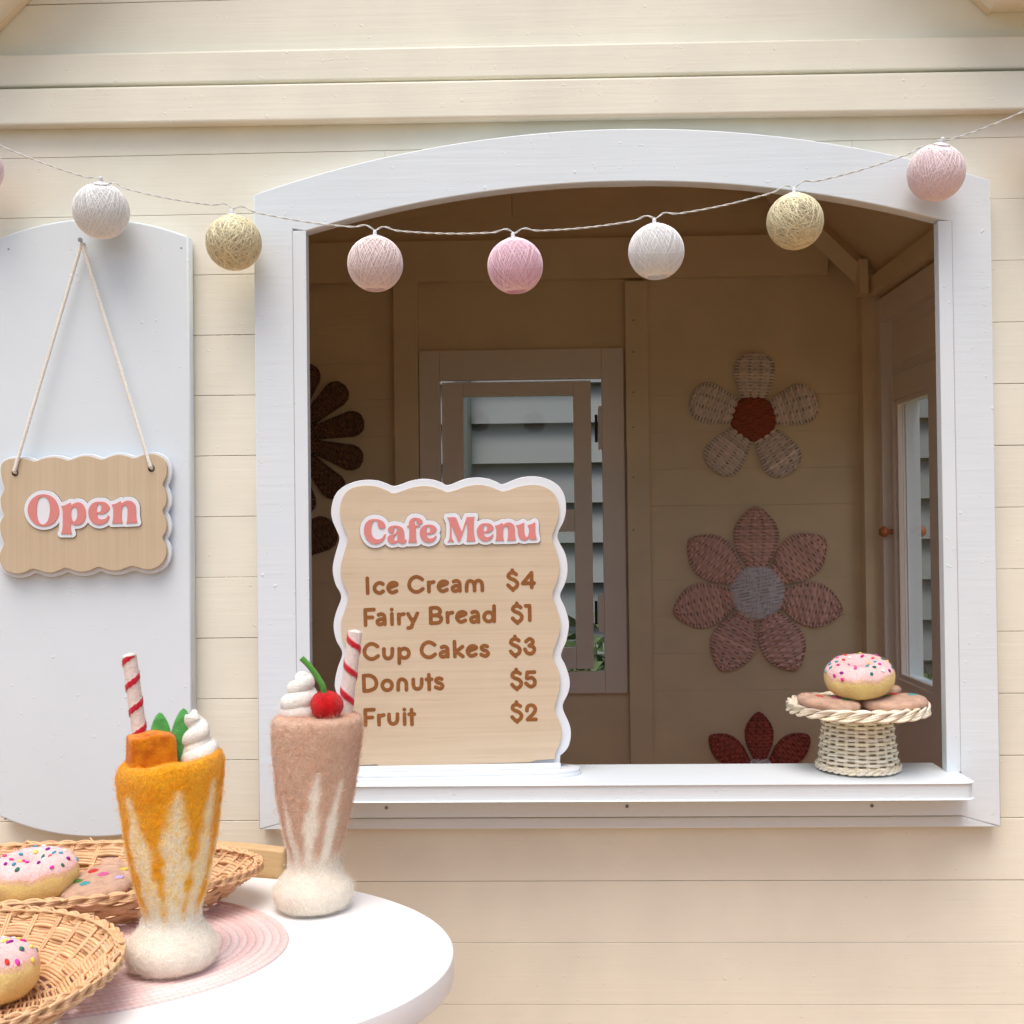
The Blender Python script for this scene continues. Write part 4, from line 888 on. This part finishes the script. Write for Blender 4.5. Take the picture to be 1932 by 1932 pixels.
def basket(x, y, rz, a, b, ab, bb, h, lab, stakes=36, rows=5, seed=1):
    bk = thing('wicker_basket', (x, y, ZT+.0035), rz, label=lab, cat='basket', group='shallow willow baskets on the table')
    z0 = .0025
    # side weave: flat bundles passing in front of and behind the stakes
    acc = Acc(); n = stakes*12
    for r_ in range(rows):
        f = (r_+.5)/rows; f2 = f**.85; aa = ab+(a-ab)*f2; b_ = bb+(b-bb)*f2; z = z0+.001+(h-.005)*f
        t, Pn, N = ringpts(aa, b_, n); w = np.cos(stakes/2*t+math.pi*r_)
        per_row = 4; slant = math.hypot(a-ab, h)/rows; ux_, uz_ = (a-ab)/math.hypot(a-ab, h), h/math.hypot(a-ab, h)
        for g in range(per_row):
            d_ = (g-1.5)*slant*.25; acc.add(tube(np.c_[Pn+N*((.0022*w*uz_+d_*ux_)[:, None]), z+d_*uz_-.0022*w*ux_+.0001*np.sin(9*t+g*3+r_)], slant*.135*(1+.10*np.sin(t*5+g+r_*2)), 6, closed=True), tone(.14))
    put('side_weave', acc.mesh(), REED, bk, local=True, kind='stuff')
    acc = Acc()
    for s in range(stakes):
        t = 2*math.pi*(s+.5)/stakes; P0 = np.array([ab*math.cos(t), bb*math.sin(t)]); P1 = np.array([a*math.cos(t), b*math.sin(t)])
        for q in (-.0011, .0011):
            e = np.array([-math.sin(t), math.cos(t)])*q; pts = [(*(P0*.35+e*.5), z0), (*(P0*.97+e), z0)]+[(*(P0+(P1-P0)*f**.85+e), z0+.001+(h-.002)*f) for f in (.2, .45, .7, .95)]
            acc.add(tube(catm3(pts), .00115, 5), tone(.1))
    put('stakes', acc.mesh(), REED, bk, local=True, kind='stuff')
    acc = Acc(); nr = int(bb/.0029)
    for r_ in range(1, nr+1):
        f = r_/nr; aa = ab-(bb-bb*f); b_ = bb*f
        if aa < .004 or b_ < .004: continue
        t, Pn, N = ringpts(aa, b_, n); w = np.cos(stakes/2*t+math.pi*r_); acc.add(tube(np.c_[Pn, z0+.0012*w+.0002*np.sin(6*t+r_)], .00105, 5, closed=True), tone(.16))
    put('base_weave', acc.mesh(), REED, bk, local=True, kind='stuff')
    braid(a+.0015, b+.0015, h, round(perim(a, b)/.040), .0030, .00115, 3, 4, .75, 'rim_braid', REED, bk, 16)
    # cut stake ends poking through the rim
    acc = Acc()
    for s in range(stakes):
        t = 2*math.pi*(s+.5)/stakes+rnd.uniform(-.03, .03); p = np.array([a*math.cos(t), b*math.sin(t)]); e = p/np.linalg.norm(p); tt = np.array([-e[1], e[0]])*rnd.choice((-1, 1))
        acc.add(tube([(*(p*.985), h-.003), (*(p+tt*.006), h+.003), (*(p+tt*.013+e*.003), h+.0045+rnd.uniform(-.001, .001))], .0011, 5), tone())
    put('stake_ends', acc.mesh(), REED, bk, local=True, kind='stuff')
    return bk
def catm3(pts, seg=5):
    P_ = np.array(pts, float); a = catmull([tuple(p) for p in P_[:, :2]], seg, False); b = catmull([(p[0]*0+i, p[2]) for i, p in enumerate(P_)], seg, False); return np.c_[a, b[:, 1]]
basket(-.5084, -.2593, .1128, .2275, .0965, .185, .066, .034, 'oval willow basket of felt treats behind the orange milkshake', 50, 4)
basket(-.4556, -.5068, 0, .131, .131, .088, .088, .036, 'round willow basket at the near corner of the table', 34, 5)

# ================================================================== FELT FOOD
def feltpart(name, VFC, parent, count, seed=1, local=True, length=.0042, lift=.0007, width=.00015, wild=.03, lighten=.12):
    V, F, C = VFC; F = F.tolist() if isinstance(F, np.ndarray) else F
    me = mk(np.array(V), F, True, C); o = put(name, me, FELT, parent, local=local)
    if count:
        fz = fuzz(me, count, length, width, lift, seed, wild=wild, lighten=lighten)
        p = bpy.data.objects.new('wool_fibres', fz); COL.objects.link(p); fz.materials.append(FIBRE); p.parent = o; p['kind'] = 'stuff'
    return o
CRM_ = np.array([.93, .865, .76])
def lumps(V, amp, sc, seed=0):
    V = np.array(V, float); c = V.mean(0); out = V.copy()
    for i, v in enumerate(V):
        d = v-c; L = np.linalg.norm(d)+1e-9; out[i] += d/L*amp*mnoise.noise(Vector((v*sc+seed).tolist()))
    return out
def milk_col(main, main2, stripes, seed):
    def f(r, z, t):
        C = np.empty((len(z), 3))
        for i in range(len(z)):
            zz = z[i]; tt = t[i]; nz = mnoise.fractal(Vector((math.cos(tt)*1.3*14, math.sin(tt)*1.3*14, zz*330+seed)), 1, 2, 4); n2 = mnoise.fractal(Vector((math.cos(tt)*2.6, math.sin(tt)*2.6, zz*62+seed*3)), 1, 2, 3); nf = mnoise.noise(Vector((math.cos(tt)*60, math.sin(tt)*60, zz*500)))
            m = 0.
            for (tc, wd, ztop, zbot, lean) in stripes:
                d = (tt-tc-lean*(ztop-zz)/.1+math.pi) % (2*math.pi)-math.pi
                if zz < ztop:
                    e = min(1, (ztop-zz)/.045); w = wd*(.2+.8*e)*(1+.55*n2)+wd*.35*nz+.012*math.sin(zz*430+tc*5)*e
                    m = max(m, min(1, max(0, (w-abs(d))/(.15)+.5)))
            foot = min(1, max(0, (.058+.010*nz-zz)/.016)); m = max(m, foot)
            base = main*(1-.5*max(0, nf)*.5)+(main2-main)*min(1, max(0, .5+nz*.9))
            cr = CRM_*(1+.05*nf)
            if seed > 5 and foot < 1: cr = cr*(1-.0)+0; cr = cr+(np.array([.99, .66, .15])-cr)*max(.12, min(.8, .36+nz*1.1))*(1-foot)
            C[i] = base*(1-m)+cr*m
        return np.clip(C, 0, 1)
    return f
PROF = [(0, .0005), (.022, .0003), (.034, .004), (.0385, .012), (.0375, .021), (.031, .030), (.0255, .037), (.0240, .045), (.0262, .056), (.0300, .068), (.0345, .088), (.0385, .110), (.0415, .135), (.0438, .155), (.0442, .166), (.0415, .1735), (.036, .1755)]
def straw(parent, p0, p1, r, hand, turns, seed):
    p0, p1 = np.array(p0), np.array(p1); L = np.linalg.norm(p1-p0); ax = (p1-p0)/L; a = np.cross(ax, [0, 1, 0]); a /= np.linalg.norm(a); b = np.cross(ax, a)
    n = 90; m = 28; s = np.linspace(0, 1, n)[:, None]; t = (np.arange(m)*2*math.pi/m)[None]
    rr = r*np.where(s > .985, .55, 1)*np.ones_like(t); rr[-1] = 0
    ph = (s*turns+hand*t/(2*math.pi)) % 1; red = (ph < .26)[..., None]
    V = (p0+(p1-p0)*s[..., None])+rr[..., None]*(a*np.cos(t)[..., None]+b*np.sin(t)[..., None])*(1+.10*red)
    C = np.where(red, np.array([.62, .012, .035]), np.array([.86, .74, .70])); C = C*np.ones(V.shape); C[-3:] = [.88, .84, .80]
    i = np.arange(n-1)[:, None]; j = np.arange(m)[None]; F = np.stack([i*m+j, i*m+(j+1) % m, (i+1)*m+(j+1) % m, (i+1)*m+j], -1).reshape(-1, 4)
    feltpart('straw', (V.reshape(-1, 3), F, C.reshape(-1, 3)), parent, 900, seed, length=.004, lift=.0007, width=.00012, wild=.12)
def swirl(parent, c, R, H, lean, seed, turns=2.3):
    """coiled rope of cream climbing to a soft peak, over a solid core"""
    n = 230; s = np.linspace(0, 1, n); w = 2*math.pi*turns*s+seed; rad = R*.50*(1-s)**.7; tr = R*(.54-.16*s); z = H*.18+(H*.70)*s**.95
    pts = np.c_[c[0]+rad*np.cos(w)+lean[0]*s, c[1]+rad*np.sin(w)+lean[1]*s, c[2]+z]
    V, F = tube(pts, np.r_[np.linspace(.3, 1, 12), np.ones(n-24), np.sqrt(np.linspace(1, .15, 12))]*tr, 16)
    core = lathe([(0, 0), (R*.75, .0), (R*.95, H*.12), (R*.75, H*.35), (R*.45, H*.65), (R*.15, H*.92), (0, H*.95)], 32, 4); V2 = core[0]+np.array(c); V2[:, 0] += lean[0]*(core[0][:, 2]/H); V2[:, 1] += lean[1]*(core[0][:, 2]/H)
    n0 = len(V); V = np.vstack([V, V2]); F = [list(f) for f in F]+[[q+n0 for q in f] for f in core[1].tolist()]
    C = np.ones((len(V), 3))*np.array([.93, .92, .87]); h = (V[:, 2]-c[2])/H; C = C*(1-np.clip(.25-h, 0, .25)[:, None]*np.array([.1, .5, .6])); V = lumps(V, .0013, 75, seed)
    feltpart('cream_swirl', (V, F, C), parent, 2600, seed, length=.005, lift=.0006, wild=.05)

# ---- orange milkshake (near)
mo = atz(325, 1826, ZT+.002); ML = thing('felt_milkshake', (mo[0], mo[1], ZT+.0028), label='orange and cream felt milkshake with green leaves on the pink placemat', cat='felt milkshake', group='felt milkshakes on the table')
SL = .985
ST_L = [(R_(-64), .27, .154, 0, -.05), (R_(-124), .27, .150, 0, .34), (R_(-164), .20, .150, 0, .05), (R_(-20), .22, .158, 0, -.2), (R_(10), .2, .13, 0, 0), (R_(60), .2, .14, 0, 0), (R_(110), .2, .13, 0, 0), (R_(160), .14, .12, 0, 0)]
def tilt_(V, kx, ky=0): V[:, 0] += V[:, 2]*kx; V[:, 1] += V[:, 2]*ky; return V
V, F, C = lathe(PROF, 200, 9, milk_col(np.array([.93, .50, .022]), np.array([.86, .385, .014]), ST_L, 6.0))
# sunken top: a slanted lip with a hollow, fuller on the right
lip = lathe([(.036, .1755), (.0335, .1735), (.031, .167), (.020, .163), (0, .162)], 200, 6, lambda r, z, t: np.tile([.93, .50, .022], (len(r), 1)))
V = np.vstack([V, lip[0]]); F = np.vstack([F, lip[1]+len(C)]); C = np.vstack([C, lip[2]])
top_ = np.clip((V[:, 2]-.12)/.055, 0, 1); V[:, 2] += top_*(.0042*(V[:, 0]/.04)+.001*np.sin(V[:, 0]*160)-.002*(V[:, 1] < 0)); V[:, :] *= SL; V[:, :2] *= .965
feltpart('glass_body', (V, F, C), ML, 17000, 21, length=.0058, lift=.0013, wild=.07, width=.00025, lighten=.25)
zt = .165*SL
straw(ML, (-.0235, .004, zt), (-.0362, .006, zt+.094), .0058, -1, 4.6, 31)
# mango chunk: a softened block with a wavy top
def chunk(cx, cy, z0, sx, sy, sz, rz, col1, col2):
    bm = bmesh.new(); bmesh.ops.create_cube(bm, size=1); bmesh.ops.subdivide_edges(bm, edges=bm.edges[:], cuts=14, use_grid_fill=True)
    V = []; 
    for v in bm.verts:
        p = np.array(v.co)*2; q = np.sign(p)*np.abs(p)**1.0; k = (np.abs(q)**13).sum()**(1/13); q = q/k; V.append(q)
    V = np.array(V)/2*[sx, sy, sz]; V[:, 2] += .0011*np.sin(V[:, 0]*210+.9)*(V[:, 2] > 0); V[:, 0] *= 1-V[:, 2]*2.2
    bm.verts.ensure_lookup_table(); F = [[v.index for v in f.verts] for f in bm.faces]; bm.free()
    ca, sa = math.cos(rz), math.sin(rz); W = np.c_[cx+V[:, 0]*ca-V[:, 1]*sa, cy+V[:, 0]*sa+V[:, 1]*ca, z0+sz/2+V[:, 2]]
    C = np.array([np.array(col1)+(np.array(col2)-np.array(col1))*min(1, max(0, .5+1.2*mnoise.fractal(Vector((w*130).tolist()), 1, 2, 3))) for w in W])
    return W, F, C
feltpart('mango_chunk', chunk(-.0125, -.010, zt-.006, .037, .027, .036, R_(28), (.88, .33, .008), (.66, .17, .004)), ML, 1800, 22, length=.004, lift=.0005)
def leaf(name, c, w, h, d, ang, parent, seed):
    n, m = 26, 17; s = np.linspace(0, 1, n)[:, None]; t = np.linspace(-1, 1, m)[None]; hw = w*np.sin(math.pi*np.power(.22+.78*s, .95))**.62
    L = []
    for side in (1, -1):
        th = side*d*np.sqrt(np.clip(1-t*t, 0, 1))*np.ones_like(s)*np.minimum(1, (1-s)*6+.05)+.0
        L.append(np.stack([hw*t, th+0*hw, h*s+0*t], -1).reshape(-1, 3))
    V = np.vstack(L); ca, sa = math.cos(ang), math.sin(ang); V = np.c_[c[0]+V[:, 0]*ca+V[:, 2]*sa, c[1]+V[:, 1]+V[:, 2]*.06, c[2]-V[:, 0]*sa+V[:, 2]*ca]
    i = np.arange(n-1)[:, None]; j = np.arange(m-1)[None]; F0 = np.stack([i*m+j, i*m+j+1, (i+1)*m+j+1, (i+1)*m+j], -1).reshape(-1, 4); F = np.vstack([F0, F0[:, ::-1]+n*m])
    C = np.array([np.array([.10, .42, .10])*(1+.35*mnoise.noise(Vector((v*200).tolist()))) for v in V])
    feltpart(name, (V, F, C), parent, 800, seed, length=.0035, lift=.0005, wild=.03)
leaf('leaf', (-.0085, .002, zt+.014), .0088, .031, .0022, R_(-3), ML, 41)
leaf('leaf', (.0075, .004, zt+.004), .0102, .044, .0024, R_(2), ML, 42)
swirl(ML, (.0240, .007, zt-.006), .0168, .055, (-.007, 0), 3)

# ---- brown milkshake (far)
mr = atz(590, 1712, ZT+.001); MR = thing('felt_milkshake', (mr[0], mr[1], ZT+.0003), label='brown and cream felt milkshake with red cherry on the bare white table', cat='felt milkshake', group='felt milkshakes on the table')
SR = 1.035
ST_R = [(R_(-134), .17, .108, 0, .42), (R_(-76), .19, .130, 0, -.38), (R_(-42), .17, .122, 0, -.34), (R_(-165), .3, .09, 0, .1), (R_(20), .2, .1, 0, 0), (R_(75), .2, .1, 0, 0), (R_(130), .2, .1, 0, 0)]
V, F, C = lathe(PROF[:-2]+[(.0418, .1745), (.030, .1765), (0, .1755)], 200, 9, milk_col(np.array([.75, .54, .41]), np.array([.67, .45, .325]), ST_R, 2.0))
V = V*SR; V[:, :2] *= .925; tilt_(V, .035)
feltpart('glass_body', (V, F, C), MR, 15000, 23, length=.0060, lift=.0015, wild=.09, width=.00026, lighten=.22)
zt = .1765*SR-.001
straw(MR, (.0300, .010, zt-.004), (.0415, .012, zt+.081), .0068, 1, 3.4, 33)
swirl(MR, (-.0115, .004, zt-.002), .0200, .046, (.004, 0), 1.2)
def ball(c, R, col, squash=.93):
    V, F, _ = lathe([(R*math.sin(a), -R*squash*math.cos(a)) for a in np.linspace(0, math.pi, 22)], 44, 2); V = np.array(V); r = np.hypot(V[:, 0], V[:, 1]); V[:, 2] -= R*.16*np.exp(-(r/(R*.28))**2)*(V[:, 2] > 0)
    V = V+np.array(c); V = lumps(V, .0007, 90); return V, F, np.array([np.array(col)*(1+.25*mnoise.noise(Vector((v*160).tolist()))) for v in V])
cb = (.0180, -.014, zt+.0125)
chy = feltpart('cherry', ball(cb, .0152, (.62, .008, .012)), MR, 1300, 24, length=.0045, lift=.0004, wild=.015, lighten=.25)
sp_ = catm3([(cb[0]-.0015, cb[1]-.004, cb[2]+.010), (cb[0]-.003, cb[1]-.005, cb[2]+.019), (cb[0]-.0095, cb[1]-.005, cb[2]+.030), (cb[0]-.0165, cb[1]-.005, cb[2]+.039), (cb[0]-.0225, cb[1]-.005, cb[2]+.045)], 8)
V, F = tube(sp_, .0027, 12); feltpart('stem', (V, F, np.tile([.10, .34, .05], (len(V), 1))), MR, 350, 25, length=.003, lift=.0006, wild=.1)

# ---- donuts
SPC = [(.62, .02, .25), (.03, .30, .42), (.03, .16, .12), (.80, .62, .10), (.25, .01, .25), (.74, .04, .03), (.85, .82, .78), (.70, .05, .40)]
SPM = [plain('sprinkle_%d' % i, c, .95, var=.12, scale=500) for i, c in enumerate(SPC)]
spk_me = mk(*lathe([(0, -.0008), (.0014, -.0005), (.0019, .0), (.0013, .0007), (0, .001)], 12, 2)[:2], True)
spk_mes = []
for m_ in SPM: q = spk_me.copy(); q.materials.append(m_); spk_mes.append(q)
def donut(loc, rot, sc, lab, seed, nsp=34):
    d = thing('felt_donut', tuple(loc), label=lab, cat='felt donut', group='pink iced felt donuts')
    n, m = 120, 64; R1, ra, rb = .0225, .0168, .0188
    rr = np.random.default_rng(seed); u = (np.arange(n)*2*math.pi/n)[:, None]; v = (np.arange(m)*2*math.pi/m)[None]
    ic = .22+.05*np.sin(u*5+seed)+.04*np.sin(u*9+1)
    def pos(u, v, k=1.0): x = R1+ra*np.cos(v)*k; return np.stack([x*np.cos(u), x*np.sin(u), rb*np.sin(v)*k+0*u], -1)
    V = pos(u, v); top = (np.sin(v) > .12+ic)
    C = np.where(top[..., None], np.array([.93, .66, .66]), np.array([.92, .74, .32])); edge = (np.abs(np.sin(v)-.12-ic) < .10)[..., None]; C = np.where(edge, np.array([.85, .58, .38]), C)
    i = np.arange(n)[:, None]; j = np.arange(m)[None]; F = np.stack([i*m+j, ((i+1) % n)*m+j, ((i+1) % n)*m+(j+1) % m, i*m+(j+1) % m], -1).reshape(-1, 4)
    V = lumps(V.reshape(-1, 3), .0010, 70, seed)
    d.scale = (sc, sc, sc); d.rotation_euler = rot
    feltpart('ring', (V, F, (C*np.ones((n, m, 1))).reshape(-1, 3)), d, 4200, seed, length=.0042, lift=.0006, wild=.04)
    done = []; tries = 0
    while len(done) < nsp and tries < 3000:
        tries += 1; a, b = rr.uniform(0, 2*math.pi), rr.uniform(.45, math.pi-.1)
        p = pos(np.array(a), np.array(b)); 
        if any(np.linalg.norm(p-q) < .0075 for q in done): continue
        done.append(p); nrm = Vector((math.cos(b)*math.cos(a)/ra, math.cos(b)*math.sin(a)/ra, math.sin(b)/rb)).normalized()
        o = bpy.data.objects.new('sprinkle', spk_mes[rr.integers(len(spk_mes))]); COL.objects.link(o); o.parent = d
        o.matrix_local = Matrix.Translation(Vector(p)+nrm*.0006) @ nrm.to_track_quat('Z', 'Y').to_matrix().to_4x4() @ Matrix.Rotation(rr.uniform(0, 6), 4, 'Z') @ Matrix.Diagonal((rr.uniform(1.1, 1.5), rr.uniform(.85, 1.15), 1.1, 1))
    return d
def cookie(loc, rot, sc, dots, lab, seed):
    d = thing('felt_cookie', tuple(loc), label=lab, cat='felt cookie', group='brown felt cookies')
    V, F, _ = lathe([(0, -.0058), (.020, -.0062), (.030, -.0050), (.0345, .0), (.032, .0052), (.022, .0074), (0, .0080)], 72, 8)
    V = lumps(V, .0016, 45, seed); V[:, 2] += .0012*np.sin(V[:, 0]*95+seed)
    C = np.array([np.array([.62, .41, .30])*(1+.22*mnoise.fractal(Vector((v*110+seed).tolist()), 1, 2, 3)) for v in V])
    d.scale = (sc, sc, sc); d.rotation_euler = rot
    feltpart('disc', (V, F, C), d, 2200, seed, length=.0045, lift=.0006, wild=.04)
    for x, y, col in dots:
        k_ = [np.array(col)]; i_ = int(np.argmin(np.hypot(V[:, 0]-x, V[:, 1]-y)+(V[:, 2] < 0)*9)); zz = V[i_, 2]
        V2, F2, C2 = lathe([(0, .0008), (.0032, .0005), (.0042, -.0002), (.0040, -.0012)], 18, 3, lambda r, z, t: np.tile(col, (len(r), 1))); V2 = np.array(V2)*[1.2, .85, 1]+[x, y, zz+.0002]
        feltpart('felt_dot', (V2, F2[:, ::-1], C2), d, 90, seed, length=.003, lift=.0004, wild=0)
    return d
RED, PNK, GRN, BLU, YEL, LIL = (.66, .03, .03), (.76, .12, .42), (.08, .26, .05), (.06, .46, .52), (.80, .66, .12), (.62, .50, .80)

# ---- rattan cake stand on the sill with its donut and cookies
cs = atz(1619, 1452, SILLZ); CS = thing('cake_stand', (cs[0], cs[1], SILLZ+.0003), label='cream rattan cake stand at the right end of the white sill', cat='cake stand')
HF = .0655; acc = Acc(); NS = 22
for r_ in range(13):
    f = (r_+.8)/13.4; R0_ = .0435+(.0360-.0435)*f**.9; n = NS*12; t = np.linspace(0, 2*math.pi, n, endpoint=False); w = np.cos(NS/2*t+math.pi*r_)
    rad = R0_+.0017*w+.0002*np.sin(5*t+r_)
    acc.add(tube(np.c_[rad*np.cos(t), rad*np.sin(t), .004+HF*.93*f+.0003*np.sin(3*t+r_)], .00175, 7, closed=True, flat=1.05), tone(.07))
put('foot_weave', acc.mesh(), RATT, CS, local=True, kind='stuff')
acc = Acc()
for s in range(NS):
    t = 2*math.pi*(s+.5)/NS
    for q in (-.022, .022): acc.add(tube([(.043*math.cos(t+q), .043*math.sin(t+q), .002), (.0388*math.cos(t+q), .0388*math.sin(t+q), HF*.6), (.0358*math.cos(t+q), .0358*math.sin(t+q), HF)], .0011, 6), tone(.05))
put('stakes', acc.mesh(), RATT, CS, local=True, kind='stuff')
braid(.0445, .0445, .0050, 11, .0022, .0013, 3, 2, .8, 'foot_braid', RATT, CS, 20)
PR = .0730; acc = Acc()
for r_ in range(1, 20):
    R0_ = .004*r_
    if R0_ > PR-.003: break
    t = np.linspace(0, 2*math.pi, 150, endpoint=False); acc.add(tube(np.c_[R0_*np.cos(t), R0_*np.sin(t), HF+.0035+.0012*np.cos(15*t+math.pi*r_)], .0017, 6, closed=True), tone(.06))
for s in range(30):
    t = 2*math.pi*s/30; acc.add(tube([(.004*math.cos(t), .004*math.sin(t), HF+.0035), (PR*math.cos(t), PR*math.sin(t), HF+.0045)], .0013, 6), tone(.06))
put('plate_weave', acc.mesh(), RATT, CS, local=True, kind='stuff')
braid(PR, PR, HF+.0060, 6, .0048, .00165, 4, 3, .95, 'plate_braid', RATT, CS, 26)
zp = SILLZ+HF+.0118
def onp(px, py, z): return atz(px, py, z)
dc = aty(1621, 1276, cs[1]-.012)
donut((dc[0], dc[1], dc[2]), (R_(10), R_(-9), R_(20)), .98, 'pink iced felt donut stacked on the rattan cake stand', 51, 40)
cookie((cs[0]-.0385, cs[1]-.026, zp+.0015), (R_(4), R_(5), .3), 1.0, [(-.012, .001, RED), (.012, .004, PNK), (.016, -.010, GRN)], 'brown felt cookie with red and pink dots, left on the cake stand', 61)
cookie((cs[0]+.0345, cs[1]-.022, zp+.0010), (R_(2), R_(-1), -.3), 1.03, [(-.006, .006, GRN), (.020, .008, BLU), (0, .018, RED)], 'brown felt cookie with a blue dot, right on the cake stand', 62)
cookie((cs[0]+.0265, cs[1]+.030, zp+.0065), (R_(-6), R_(6), .9), .92, [(0, -.01, PNK)], 'brown felt cookie at the back of the cake stand under the donut', 63)

# ---- in the baskets
d1 = atz(64, 1650, ZT+.028); donut((d1[0], d1[1]+.0, ZT+.0275), (R_(2), R_(-2), .5), 1.05, 'pink iced felt donut lying in the oval willow basket', 52, 40)
c1 = atz(182, 1672, ZT+.016); cookie((c1[0], c1[1], ZT+.0165), (R_(9), R_(-6), .2), 1.0, [(-.004, .015, RED), (-.016, .001, GRN), (.007, .004, PNK), (-.008, -.009, BLU), (.024, .014, YEL), (.022, -.004, LIL)], 'brown felt cookie with six coloured dots in the oval basket', 64)
c2 = atz(255, 1640, ZT+.016); cookie((c2[0]-.004, c2[1]+.006, ZT+.018), (R_(12), R_(-5), 1), .95, [(.01, .004, BLU)], 'plain backed felt cookie behind the orange milkshake in the oval basket', 65)
d2 = atz(-38, 1840, ZT+.025); donut((d2[0], d2[1], ZT+.027), (R_(-3), R_(8), 1.2), 1.08, 'pink iced felt donut in the round near basket', 53, 34)
